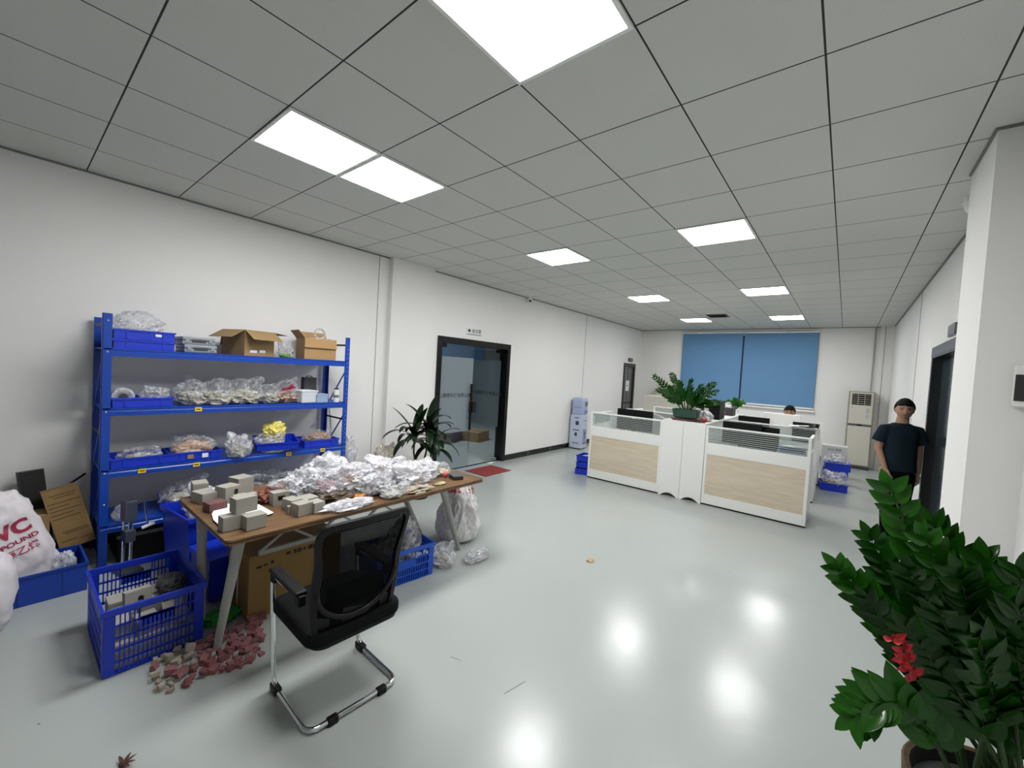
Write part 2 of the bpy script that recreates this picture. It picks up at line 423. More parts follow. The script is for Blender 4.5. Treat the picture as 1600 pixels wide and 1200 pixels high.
# ---- door 1: glass double door (left leaf shut, right leaf swung into the next room)
d1 = struct(MB().bx(LX-T-.01, LX+.03, D1[0], D1[0]+.085, 0, D1[2]).bx(LX-T-.01, LX+.03, D1[1]-.085, D1[1], 0, D1[2]).bx(LX-T-.01, LX+.03, D1[0]+.085, D1[1]-.085, D1[2]-.1, D1[2]).build('door_1', BLACK_GLOSS, bevel=.004))
GL = glassmat('clear_glass', (.88, .90, .90))
FR = frost('frosted_film', 'a9b4ba', .12)
INK = mat('grey_lettering', '3b4146', .6)
HND = mat('black_handle', '0d0d0f', .25)
def glass_leaf(loc, rz, wdt, flip):
    # local: hinge at origin, leaf along +x, thickness y
    t = bpy.data.objects.new('door_leaf', None); COL.objects.link(t); t.parent = d1; t.location = loc; t.rotation_euler = (0, 0, rz)
    MB().bx(0, wdt, -.005, .005, .02, 2.08).build('glass', GL, t)
    MB().bx(.01, wdt-.01, -.007, -.0055, .64, 1.885).build('frosted_film', FR, t)
    s = text_mesh('大山精密科技有限公司', .078, INK, 'lettering', t, bold=.0012)
    Mx = FACE_MY if not flip else Euler((PI/2, 0, PI)).to_matrix().to_4x4()
    put(s, Mx, (wdt*.44, -.0085 if not flip else .0085, 1.25))
    for sgn in (-1, 1):
        h = MB().tube([(wdt-.07, sgn*.055, .66), (wdt-.07, sgn*.055, 1.45)], .021, 10).tube([(wdt-.07, 0, .86), (wdt-.07, sgn*.055, .86)], .009, 8).tube([(wdt-.07, 0, 1.26), (wdt-.07, sgn*.055, 1.26)], .009, 8)
        h.build('handle', HND, t)
    MB().bx(-.02, .13, -.016, .016, 2.03, 2.09).build('top_hinge', BLACK, t)
    MB().bx(-.02, .13, -.016, .016, .005, .06).build('bottom_hinge', CHROME, t)
    return t
ll = glass_leaf((LX-.05, D1[0]+.10, 0), PI/2, .77, False)
# left leaf: hinge at near side, runs along +Y; its local -y faces +X (the camera's room)
rl = glass_leaf((LX-.09, D1[1]-.12, 0), PI, .77, True)
MB().bx(-.045, .045, -.055, .055, .96, 1.14).build('lock', HND, ll, (.76, -.03, 0))
MB().bx(LX-.10, LX-.04, D1[0]+.085, D1[1]-.085, 0, .012).build('threshold', CHROME, d1)

# next room seen through the glass
NX = LX-4.25
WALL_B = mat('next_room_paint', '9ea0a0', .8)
struct(MB().bx(NX-.1, NX, 1.0, 11.0, 0, CEIL).build('wall_next_far', WALL_B))
struct(MB().bx(NX, LX-T, 11.0, 11.1, 0, CEIL).build('wall_next_right', WALL_B))
struct(MB().bx(NX, LX-T, 1.0, 1.1, 0, CEIL).build('wall_next_left', WALL_B))
for (y0, y1, lb) in ((6.3, 8.25, 'blue roller blind beyond the glass door, left of the dark seam'), (8.30, 9.75, 'blue roller blind beyond the glass door, right of the dark seam')):
    t = thing('roller_blind', lb, 'roller blind', (NX+.05, (y0+y1)/2, .95), 0, 'blue blinds in the next room')
    hw = (y1-y0)/2
    MB().bx(-.004, .004, -hw, hw, .02, 2.1).build('blind_fabric', BLIND, t)
    MB().bx(-.01, .01, -hw, hw, 0, .03).build('bottom_rail', WHITE, t)
t = thing('ceiling_light', 'unseen square ceiling panel added to light the room beyond the glass door', 'ceiling light', (-7.4, 6.0, CEIL))  # unseen lamp, added to brighten the room and film behind the glass
MB().bx(-.3, .3, -.3, .3, -.012, 0).build('frame', WHITE, t)
MB().bx(-.28, .28, -.28, .28, -.016, -.012).build('diffuser', mat('next_room_fill', 'ffffff', .5, emit='eef6ff', es=75), t)
t = thing('cardboard_box', 'brown cardboard box on the floor beyond the glass door', 'box', tuple(onZ(748, 690, 0)-Vector((.25, -.1, 0))), .3)
MB().bx(-.25, .25, -.3, .3, 0, .22).build('carton', CARD, t)
MB().bx(-.24, .24, -.1, .1, .22, .225).build('tape', CARD_DK, t)
t = thing('storage_chest', 'low dark grey chest on the floor behind the shut glass leaf', 'chest', tuple(onZ(716, 691, 0)-Vector((.3, .12, 0))), .25)
MB().bx(-.25, .25, -.33, .3, 0, .2).build('chest_body', mat('grey_violet', '6a625e', .6), t)
MB().bx(-.26, .26, -.34, .31, .2, .22).build('lid', mat('violet_lid', '5b5358', .5), t)

# ---- door 2: grey framed door at the far end of the left wall
d2 = struct(MB().bx(LX-.08, LX+.03, D2[0], D2[0]+.07, 0, D2[2]).bx(LX-.08, LX+.03, D2[1]-.07, D2[1], 0, D2[2]).bx(LX-.08, LX+.03, D2[0]+.07, D2[1]-.07, D2[2]-.1, D2[2]).build('door_2', mat('dark_frame', '2b2c2d', .35)))
MB().bx(LX-.06, LX-.03, D2[0]+.07, D2[1]-.07, 0, D2[2]-.1).build('door_leaf', mat('grey_door', '6d6f6d', .3), d2)
for yy in (.39,):
    MB().bx(LX-.03, LX-.022, D2[0]+yy-.012, D2[0]+yy+.012, 0, D2[2]-.12).bx(LX-.03, LX-.02, D2[0]+.1, D2[1]-.1, .93, .99).build('door_stile', DKGREY, d2)
MB().tube([(LX-.03, 11.4, 1.05), (LX+.02, 11.4, 1.05), (LX+.02, 11.30, 1.05)], .01, 8).tube([(LX-.03, 11.55, 1.05), (LX+.02, 11.55, 1.05), (LX+.02, 11.65, 1.05)], .01, 8).build('handle', CHROME, d2)
nt_ = tag(MB().bx(-.001, .001, -.12, .12, -.15, .15).build('paper_notice', PAPER, None, (LX-.017, 11.47, 1.46)), 'white paper notice taped on the narrow grey far door', 'notice')
MB().bx(.001, .002, -.05, .05, -.01, .015).build('print', INK, nt_)

# ---- door 3: dark glass door in the right wall
GREYF = mat('grey_metal_frame', '55585a', .3)
d3 = struct(MB().bx(RX-.03, RX+T, D3[0], D3[0]+.08, 0, D3[2]).bx(RX-.03, RX+T, D3[1]-.08, D3[1], 0, D3[2]).bx(RX-.03, RX+T, D3[0]+.08, D3[1]-.08, D3[2]-.12, D3[2]).build('door_3', mat('dark_steel', '232628', .25), bevel=.004))
MB().bx(RX+.05, RX+.06, D3[0]+.08, D3[1]-.08, 0, D3[2]-.12).build('door_leaf', mat('dark_glass', '39454a', .12), d3)
MB().bx(RX-.032, RX-.0301, D3[0]+.0, D3[1]-.0, D3[2]-.10, D3[2]-.005).build('header_face', GREYF, d3)
struct(MB().bx(RX+T, RX+1.5, 2, 9, 0, .001).build('trim_14', DKGREY))

# ---- signs and cameras
s1 = thing('door_sign', 'small white name plate on the wall above the glass double door', 'sign', (LX, 5.0, 2.325))
MB().bx(0, .012, -.185, .185, -.055, .06).build('plate', PAPER, s1, bevel=.003)
MB().bx(.012, .0135, -.15, -.10, -.005, .04).build('emblem', BLACK, s1)
put(text_mesh('会议室', .075, INK, 'lettering', s1, bold=.001), FACE_PX, (.0135, .05, .015))
MB().bx(.012, .0135, -.17, .17, -.045, -.035).build('stripe', DKGREY, s1)
s2 = tag(MB().bx(0, .03, -.13, .13, -.05, .05).build('door_sign', DKGREY, None, (LX, 11.5, 2.215), bevel=.003), 'small black sign plate above the narrow grey far door', 'sign')
put(text_mesh('办公', .06, PAPER, 'lettering', s2), FACE_PX, (.031, 0, 0))
s3 = tag(MB().bx(-.02, 0, -.16, .16, -.045, .06).build('door_sign', GREYF, None, (RX, 5.5, 2.33)), 'thin grey sign plate above the dark door beside the white pillar', 'sign')
c1 = thing('security_camera', 'small white security camera where the left wall meets the ceiling', 'camera', (LX, 6.44, CEIL-.06))
MB().cyl((0.05, 0, .0), .05, .06, 16).tube([(0, 0, -.005), (.07, -.02, -.01)], .04, 14).build('housing', WHITE, c1, smooth=False)
MB().tube([(.07, -.02, -.01), (.085, -.024, -.011)], .026, 12).build('lens', BLACK, c1)
c2 = thing('security_camera', 'white dome camera high on the right wall, just past the pillar', 'camera', (RX-.10, 4.35, CEIL))
MB().cyl((0, 0, -.04), .075, .04, 20).build('mount', WHITE, c2)
MB().ball((0, 0, -.06), .065, 16, 10).build('dome', WHITE, c2, smooth=True)

t = thing('wall_terminal', 'black and white access terminal mounted on the pillar at the right edge', 'terminal', (.695, 3.3, 1.80))
MB().bx(-.03, .03, -.045, 0, -.105, .105).build('casing', WHITE, t, bevel=.006)
MB().bx(-.0305, .0305, -.05, -.045, -.075, .06).build('screen', mat('terminal_screen', '121416', .15), t)
t.scale = (1, 1, 1)

# ---- ceiling lights
PANEL_M = mat('led_panel', 'ffffff', .5, emit='fcfcfb', es=LAMP_E)
names = {(0, -1): 'big square ceiling light cut by the top edge, nearest the camera', (-3, -1): 'left one of the two touching square ceiling lights above the desk of bags',
         (-3, 0): 'right one of the two touching square ceiling lights above the desk of bags', (-3, 4): 'lone square ceiling light left of centre, first past the touching pair',
         (0, 4): 'square ceiling light right of centre, second in the right row', (-3, 9): 'square ceiling light in the left row, one before its farthest',
         (0, 9): 'square ceiling light in the right row, one before its farthest', (-3, 14): 'farthest square ceiling light of the left row, near the window',
         (0, 14): 'farthest square ceiling light of the right row, above the window', (0, -6): 'square ceiling light behind the camera, right row', (-3, -6): 'square ceiling light behind the camera, left row'}
first = None
for (i, j) in PANELS:
    X = (i+.5)*.6-1.3656; Y = (j+.5)*.6+1.603
    if first is None:
        first = thing('ceiling_light', names[(i, j)], 'ceiling light', (X, Y, CEIL), 0, 'recessed square ceiling lights')
        f = MB(); a = .297; b_ = .278
        f.bx(-a, a, -a, -b_, -.012, 0).bx(-a, a, b_, a, -.012, 0).bx(-a, -b_, -b_, b_, -.012, 0).bx(b_, a, -b_, b_, -.012, 0)
        f.build('frame', WHITE, first)
        MB().bx(-b_, b_, -b_, b_, -.008, -.002).build('diffuser', PANEL_M, first)
    else: dup(first, (X, Y, CEIL), 0, names[(i, j)])
v = thing('ceiling_vent', 'small dark square vent in the ceiling near the far window', 'vent', ((-2+.5)*.6-1.3656, 13.5*.6+1.603, CEIL))
MB().bx(-.2, .2, -.2, .2, -.01, 0).build('vent_frame', GREYF, v)
vb = MB()
for k in range(6): vb.box((0, -.15+.06*k, -.014), (.34, .03, .004), (.5, 0, 0))
vb.build('slats', DKGREY, v)

# ================================================================= SHELVING
SX0, SX1, SY0, SY1 = -4.90, -4.40, .46, 2.465
LV = [.33, .77, 1.255, 1.72]
rk = thing('shelving_unit', 'tall blue metal shelving unit against the left wall, loaded with bags', 'shelving', (SX0, SY0, 0))
def L(x, y, z): return (x-SX0, y-SY0, z)
HOLE = mat('slot_bright', '9db4e6', .5)
for (x, sx) in ((SX0, 1), (SX1, -1)):
    for (y, sy) in ((SY0, 1), (SY1, -1)):
        p = MB(); lx, ly = x-SX0, y-SY0
        p.bx(min(lx, lx+sx*.045), max(lx, lx+sx*.045), min(ly, ly+sy*.003), max(ly, ly+sy*.003), 0, 1.985 if x == SX1 else 1.97)
        p.bx(min(lx, lx+sx*.003), max(lx, lx+sx*.003), min(ly, ly+sy*.055), max(ly, ly+sy*.055), 0, 1.985 if x == SX1 else 1.97)
        po = p.build('post', BLUE, rk)
        h = MB()
        for k in range(36):
            z = .1+k*.05
            if x == SX1:
                yy = ly+sy*.02; h.bx(lx-.0002 if sx < 0 else lx, lx+.0012, yy-.003, yy+.003, z-.006, z+.006)
        if h.v and sy < 0: h.build('slots', HOLE, po)
        if h.v and sy > 0:
            h = MB()
            for z in (.5, .745, 1.225, 1.69, 1.93): h.cyl((lx+.001, ly+.03, z), .0, .0, 4) if False else h.ball((lx+.001, ly+.03, z), .007, 8, 5)
            h.build('rivets', mat('zinc', 'd0d4dc', .3, metal=.6), po)
for z in LV:
    d = MB().bx(.0, .5, .01, 1.995, z-.012, z-.002).build('deck', BLUE, rk)
    for lx in (.488, .0):
        # stepped beam profile
        bm_ = MB().prism([(lx, z-.062), (lx+.014, z-.062), (lx+.014, z-.03), (lx+.008, z-.022), (lx+.008, z), (lx, z)], 'y', .012, 1.99).build('beam', BLUE, rk)
br = MB()
for yy in (.004, 1.998):
    for (z0, z1) in ((.15, .65), (.65, 1.15), (1.15, 1.65)):
        br = MB().bar((.02, yy, z0), (.48, yy, z1), .02, .004, (0, 1, 0)); br.build('brace', BLUE, rk)
    for z in (.12, 1.05, 1.9): MB().bar((.02, yy, z), (.48, yy, z), .02, .004, (0, 1, 0)).build('crossbar', BLACK, rk)
for yy in (0, .95): MB().bx(.03, .47, .002, .006, 0, 0.01).build('foot_strip', BLACK, rk) if False else None
YL = mat('yellow_label', 'e8c21c', .6)
for (px, py, z) in ((310, 639, 1.225), (222, 732, .735), (307, 723, .735), (451, 708, .735), (504, 702, .735)):
    q = onX(px, py, SX1)
    lb = MB().bx(.5025, .504, q.y-SY0-.025, q.y-SY0+.025, z-.018, z+.018).build('label_plate', YL, rk)
    MB().bx(.504, .5046, q.y-SY0-.016, q.y-SY0+.016, z-.004, z+.004).build('print', BLACK, lb)

# ---- trays
def tray_proto(wd, dp, h, name='plastic_tray', M=BLUE_DK, ribs=(.2, .8)):
    """open tray: wd along Y, dp along X, resting at z=0; returned as thing"""
    o = bpy.data.objects.new(name, None); COL.objects.link(o)
    b = MB(); t_ = .006; wx, wy = dp/2, wd/2
    b.bx(-wx, wx, -wy, wy, 0, t_)
    b.bx(-wx, -wx+t_, -wy, wy, t_, h).bx(wx-t_, wx, -wy, wy, t_, h).bx(-wx+t_, wx-t_, -wy, -wy+t_, t_, h).bx(-wx+t_, wx-t_, wy-t_, wy, t_, h)
    b.build('tub', M, o)
    r_ = MB(); e = .008; a = h-.014
    r_.bx(wx, wx+e, -wy-e, wy+e, a, h).bx(-wx-e, -wx, -wy-e, wy+e, a, h).bx(-wx, wx, wy, wy+e, a, h).bx(-wx, wx, -wy-e, -wy, a, h)
    r_.build('rim', M, o)
    k = MB()
    for f_ in ribs:
        y = -wy+wd*f_
        k.bx(wx, wx+.006, y-.006, y+.006, .004, a).bx(-wx-.006, -wx, y-.006, y+.006, .004, a)
        x = -wx+dp*f_
        k.bx(x-.006, x+.006, wy, wy+.006, .004, a).bx(x-.006, x+.006, -wy-.006, -wy, .004, a)
    k.build('ribs', M, o)
    return o
def place(o, label, cat, loc, rz=0, group=None, rot=None):
    tag(o, label, cat, group); o.location = loc; o.rotation_euler = rot or (0, 0, rz); return o
TG = 'blue trays on the shelving unit'
tA = place(tray_proto(.37, .30, .075), 'lower blue tray of the two stacked at the left of the top shelf', 'tray', (-4.58, .715, 1.72), 0, TG)
tB = place(tray_proto(.37, .30, .078), 'upper blue tray with a small white label, of the pair on the top shelf', 'tray', (-4.58, .715, 1.797), 0, TG)
MB().bx(.152, .1535, .06, .10, .035, .055).build('sticker', PAPER, tB)
tC = dup(tA, (-4.58, .715, 1.255), 0, 'blue tray holding a white roll, left end of the second shelf')
tD = dup(tA, (-4.575, .71, .771), .02, 'blue tray of clear film bags, left end of the third shelf')
tE = dup(tA, (-4.575, 1.08, .771), -.02, 'blue tray with two paper stickers under orange-pink packets, third shelf')
for yy, mm in ((-.045, CARD), (.06, PAPER)): MB().bx(.158, .1595, yy-.022, yy+.022, .018, .055).build('sticker', mm, tE)
tF = dup(tA, (-4.51, 1.76, .812), -.12, 'tilted blue tray under the yellow bag on the third shelf', rot=(.0, .12, -.2))
tG = dup(tA, (-4.56, 2.20, .772), -.03, 'blue tray of brown packets at the right end of the third shelf')
# contents of the trays and shelves
PINK = mat('pinkish_packets', 'c9a288', .5, nscale=22, namt=.45)
BROWN = mat('brown_packets', '9a7550', .55, nscale=20, namt=.4)
MIXED = mat('white_cream_packets', 'b8b4a4', .5, nscale=25, namt=.4)
YEL = mat('yellow_film', 'dccf6a', .3, nscale=12, namt=.15)
bag('clear film bag heaped over the stacked trays on the top shelf', (-4.56, .69, 1.865), (.30, .34, .17), 11, FILM_C, contents=None, ears=1)
bag('clear film bag lying in the tray on the second shelf, beside the white roll', (-4.56, .80, 1.27), (.24, .22, .14), 12, FILM, contents=None)
bag('clear bag with whitish packets in the left tray of the third shelf', (-4.56, .72, .785), (.26, .32, .12), 13, FILM_C, contents=MIXED)
bag('clear bag of orange-pink packets in the stickered tray', (-4.55, 1.08, .785), (.27, .36, .19), 14, FILM_C, contents=PINK, csize=.85, cz=.72)
bag('clear crumpled bag spilling over the edge of the third shelf', (-4.43, 1.40, .765), (.24, .24, .20), 15, FILM, contents=MIXED, csize=.6, ears=3)
bag('clear bag full of light scraps under the yellow bag', (-4.50, 1.70, .82), (.24, .30, .15), 17, FILM, contents=MIXED, csize=.8)
bag('bright yellow plastic bag on top of the tilted tray, third shelf', (-4.50, 1.74, .90), (.17, .22, .15), 16, YEL, ears=3, rough=.5)
bag('clear bag with brown packets in the right tray of the third shelf', (-4.54, 2.20, .79), (.28, .34, .14), 18, FILM_C, contents=BROWN, csize=.9, cz=.8)
bag('crumpled white film hanging from the third shelf under the tilted tray', (-4.42, 1.74, .765), (.10, .30, .06), 19, FILM_W, ears=1, sub=4)
g2 = 'clear bags heaped on the second shelf'
for (y, wd, h, cc, lb, sd) in ((1.06, .26, .20, None, 'loose clear bag just right of the tray with the roll, second shelf', 21), (1.24, .30, .21, MIXED, 'greenish clear bag of small parts on the second shelf', 22),
                               (1.47, .34, .22, MIXED, 'large clear bag of white packets, middle of the second shelf', 23), (1.68, .26, .17, MIXED, 'flat clear bag of cream packets, middle right of the second shelf', 24),
                               (1.86, .26, .22, PINK, 'clear bag with pink strip near the right of the second shelf', 25)):
    bag(lb, (-4.56, y, 1.255), (.30, wd*1.05, h*1.12), sd, FILM_C, contents=cc or MIXED, csize=.92, group=g2, cz=.5)
rr = MB(); pts = []
t = thing('film_roll', 'white plastic roll standing in the left tray of the second shelf', 'roll', (-4.52, .60, 1.262))
rr = MB()
for k, rad in enumerate((.07, .055, .035)):
    n = 24; vs = []
    rr.tube([(-.10+.0*k, 0, .072), (.02, 0, .072)], rad, 20)
rr.build('roll_body', FILM_W, t, smooth=False)
MB().tube([(.018, 0, .072), (.024, 0, .072)], .026, 16).build('core', DKGREY, t)
# pink strip, white boxes, can, dark case at right of second shelf
tag(MB().box((0, 0, .01), (.03, .12, .02), (.2, .1, .2)).box((.0, .02, .03), (.02, .08, .02), (.4, .2, 1)).build('ribbon', mat('magenta', '9a2450', .5), None, (-4.42, 1.83, 1.40)), 'magenta ribbon lying on the clear bag on the second shelf', 'ribbon')
t = thing('plastic_box', 'translucent white plastic box on the right half of the second shelf', 'box', (-4.50, 2.03, 1.255), .15)
MB().bx(-.09, .09, -.09, .09, 0, .12).build('box_body', mat('cloudy_white', 'c9ced6', .3), t, bevel=.008); MB().bx(-.095, .095, -.095, .095, .12, .13).build('lid', PAPER, t)
t = thing('plastic_box', 'pale blue translucent tub beside the spray can, second shelf', 'box', (-4.47, 2.18, 1.255), -.1)
MB().bx(-.07, .07, -.06, .06, 0, .085).build('box_body', mat('cloudy_blue', '8ea6c6', .3), t, bevel=.006)
MB().bx(-.073, .073, -.063, .063, .085, .093).build('lid', mat('cloudy_blue_lid', 'a9bbd4', .3), t)
t = thing('tool_case', 'dark grey upright case at the back right of the second shelf', 'case', (-4.66, 2.14, 1.255), 0)
MB().bx(-.04, .04, -.07, .07, 0, .26).build('case_body', DKGREY, t, bevel=.006); MB().tube([(0, -.03, .26), (0, -.03, .275), (0, .03, .275), (0, .03, .26)], .006, 6).build('handle', BLACK, t)
t = thing('spray_can', 'white can standing at the right end of the second shelf', 'can', (-4.44, 2.35, 1.255))
MB().cyl((0, 0, 0), .03, .14, 16).build('can_body', PAPER, t); MB().cyl((0, 0, .14), .022, .018, 14).build('cap', DKGREY, t); MB().cyl((0, 0, .05), .0305, .03, 16).build('print_band', mat('grey_print', '70757c', .5), t)
# grey tool cases on the top shelf
CASEM = mat('grey_case_plastic', '8b9198', .4)
def toolcase(label, z, y):
    t = thing('tool_case', label, 'case', (-4.60, y, z), 0, 'grey plastic cases on the top shelf')
    MB().bx(-.15, .15, -.12, .12, 0, .032).bx(-.15, .15, -.12, .12, .036, .068).build('case_body', CASEM, t, bevel=.008)
    MB().bx(-.148, .148, -.118, .118, .032, .036).build('seam', DKGREY, t)
    MB().bx(.15, .158, -.05, .05, .022, .046).build('handle', DKGREY, t)
    for yy in (-.085, .085): MB().bx(.15, .157, yy-.015, yy+.015, .018, .05).build('latch', CASEM, t, bevel=.002)
    return t
toolcase('lower grey plastic case beside the blue trays on the top shelf', 1.72, 1.09)
toolcase('upper grey plastic case beside the blue trays on the top shelf', 1.789, 1.075)

def open_box(name, label, loc, dx, dy, h, rz, flaps, M=CARD, fl=.14):
    t = thing(name, label, 'cardboard box', loc, rz)
    a = .004; X, Y = dx/2, dy/2
    MB().bx(-X, X, -Y, Y, 0, a).bx(-X, -X+a, -Y, Y, a, h).bx(X-a, X, -Y, Y, a, h).bx(-X+a, X-a, -Y, -Y+a, a, h).bx(-X+a, X-a, Y-a, Y, a, h).build('box_body', M, t)
    for side, ang in flaps.items():
        c, s_ = math.cos(ang)*fl, math.sin(ang)*fl
        f = MB()
        if side == '+x': f.add([(X, -Y, h), (X, Y, h), (X+c, Y, h+s_), (X+c, -Y, h+s_), (X, -Y, h-a), (X, Y, h-a), (X+c, Y, h+s_-a), (X+c, -Y, h+s_-a)], [(0, 1, 2, 3), (7, 6, 5, 4), (0, 3, 7, 4), (1, 5, 6, 2), (2, 6, 7, 3), (0, 4, 5, 1)])
        if side == '-x': f.add([(-X, -Y, h), (-X, Y, h), (-X-c, Y, h+s_), (-X-c, -Y, h+s_), (-X, -Y, h-a), (-X, Y, h-a), (-X-c, Y, h+s_-a), (-X-c, -Y, h+s_-a)], [(0, 1, 2, 3), (7, 6, 5, 4), (0, 3, 7, 4), (1, 5, 6, 2), (2, 6, 7, 3), (0, 4, 5, 1)])
        if side == '+y': f.add([(-X, Y, h), (X, Y, h), (X, Y+c, h+s_), (-X, Y+c, h+s_), (-X, Y, h-a), (X, Y, h-a), (X, Y+c, h+s_-a), (-X, Y+c, h+s_-a)], [(0, 1, 2, 3), (7, 6, 5, 4), (0, 3, 7, 4), (1, 5, 6, 2), (2, 6, 7, 3), (0, 4, 5, 1)])
        if side == '-y': f.add([(-X, -Y, h), (X, -Y, h), (X, -Y-c, h+s_), (-X, -Y-c, h+s_), (-X, -Y, h-a), (X, -Y, h-a), (X, -Y-c, h+s_-a), (-X, -Y-c, h+s_-a)], [(0, 1, 2, 3), (7, 6, 5, 4), (0, 3, 7, 4), (1, 5, 6, 2), (2, 6, 7, 3), (0, 4, 5, 1)])
        f.build('flap', M, t)
    return t
b1 = open_box('cardboard_box', 'large open cardboard box with spread flaps on the top shelf', (-4.625, 1.52, 1.72), .31, .31, .245, .32, {'+x': -.62, '+y': -.1, '-y': -.55, '-x': -1.35}, fl=.15)
MB().bx(.1555, .1565, -.10, -.03, .03, .055).build('sticker', PAPER, b1); MB().bx(.1555, .1565, .0, .06, .035, .06).build('sticker', PAPER, b1); MB().bx(.1555, .1565, .03, .09, .15, .19).build('print', CARD_DK, b1)
b2 = open_box('cardboard_box', 'smaller open cardboard box at the right end of the top shelf', (-4.585, 2.17, 1.72), .27, .33, .225, -.1, {'+x': -1.35, '-y': .9, '-x': .9}, mat('light_cardboard', 'a9875c', .8, nscale=9, namt=.08), .10)
bag('clear bag with a green item between the two cardboard boxes, top shelf', (-4.52, 1.83, 1.72), (.2, .16, .16), 31, FILM_C, contents=mat('green_item', '8fc25a', .5), csize=.8, cz=.25)
t = thing('tape_roll', 'clear tape roll lying on top of the right cardboard box', 'tape', (-4.60, 2.21, 1.946), 0)
for rad, nm in ((.055, 'tape_ring'),):
    MB().tube([(0, rad*math.cos(a*PI/10), rad+.005+rad*math.sin(a*PI/10)) for a in range(21)], .012, 8).build(nm, film('tape_film', 'c8c4c6', .5), t)
MB().bx(-.08, .08, -.12, .10, -.004, .004).build('sheet', PAPER, t)

# level 4 and below
q = onX(255, 800, -4.5)
tH = place(tray_proto(.34, .34, .10), 'blue tray under crumpled film on the lowest shelf', 'tray', (-4.58, 1.05, .33), 0, TG)
bag('clear film bag heaped over the tray of the lowest shelf', (-4.56, 1.02, .35), (.30, .36, .22), 33, FILM_C, contents=MIXED, csize=.7)
bag('small clear bag lying at the left end of the lowest shelf', (-4.52, .62, .33), (.22, .16, .12), 34, FILM, ears=1, sub=4)
bag('dark clear bag at the right end of the lowest shelf', (-4.6, 1.75, .33), (.34, .6, .22), 35, FILM_C, contents=mat('dark_contents', '2e2e33', .6), csize=.8)
# big dark boxes on the floor under the shelf
t = thing('storage_bin', 'black storage bin on the floor under the lowest shelf', 'bin', (-4.62, 1.0, 0))
MB().bx(-.2, .2, -.42, .42, 0, .2).build('tub', BLACK, t); MB().bx(-.21, .21, -.43, .43, .2, .225).build('lid', DKGREY, t)
# drill-press like clamp with handle
t = thing('bench_vise', 'small steel hand press with a handle in front of the lowest shelf', 'tool', (-4.22, .61, .0), .2)
STEEL = mat('brushed_steel', '7d858b', .3, metal=.8)
MB().bx(-.05, .05, -.035, .035, .40, .56).bx(-.045, .045, -.03, .03, .24, .33).build('head', STEEL, t, bevel=.004)
MB().tube([(-.03, -.02, .0), (-.03, -.02, .54)], .012, 10).tube([(-.03, .025, .0), (-.03, .025, .54)], .012, 10).tube([(.02, 0, .33), (.02, 0, .42)], .009, 8).build('column', CHROME, t)
MB().bx(-.09, .09, -.07, .07, 0, .025).build('base', DKGREY, t, bevel=.004)
MB().tube([(.02, .09, .53), (.03, .11, .33)], .008, 8).build('lever', CHROME, t)
MB().tube([(.03, .07, .325), (.03, .15, .345)], [.012, .014], 10).build('grip', PAPER, t)
MB().tube([(-.05, .03, .5), (.02, .095, .53)], .007, 8).build('lever_arm', STEEL, t)

# tall blue sack / bin between shelf and desk
BSACK = mat('blue_sack_film', '1530b8', .38, nscale=6, namt=.2, bump=.4, bscale=18)
t = thing('storage_bin', 'deep blue plastic bin of white bags beside the left end of the desk', 'bin', (-3.92, 1.02, 0), .12)
mb = MB(); tp = [(-.25, -.2), (.25, -.2), (.25, .24), (-.25, .24)]
for (z0, z1, s0, s1) in ((0, .50, .86, 1.0),):
    for k in range(4):
        a, b_ = tp[k], tp[(k+1) % 4]
        mb.add([(a[0]*s0, a[1]*s0, z0), (b_[0]*s0, b_[1]*s0, z0), (b_[0]*s1, b_[1]*s1, z1), (a[0]*s1, a[1]*s1, z1), (a[0]*s0*.96, a[1]*s0*.96, z0), (b_[0]*s0*.96, b_[1]*s0*.96, z0), (b_[0]*s1*.96, b_[1]*s1*.96, z1), (a[0]*s1*.96, a[1]*s1*.96, z1)],
               [(0, 1, 2, 3), (7, 6, 5, 4), (3, 2, 6, 7), (0, 4, 5, 1)])
mb.bx(-.2, .2, -.16, .19, 0, .01)
mb.build('tub', BLUE_DK, t)
MB().bx(.25, .262, -.21, .25, .47, .505).bx(-.262, -.25, -.21, .25, .47, .505).bx(-.25, .25, .24, .252, .47, .505).bx(-.25, .25, -.212, -.2, .47, .505).build('rim', BLUE_DK, t)
bag('bulging white film bag in the deep blue bin beside the desk', (-3.90, 1.05, .36), (.42, .36, .30), 36, FILM_W, ears=2)
t = thing('storage_bin', 'low blue bin standing under the left end of the desk', 'bin', (-3.48, 1.08, 0), .1)
MB().bx(-.17, .17, -.2, .2, 0, .3).build('tub', BSACK, t, bevel=.02); MB().bx(-.18, .18, -.21, .21, .28, .31).build('rim', BLUE_DK, t)

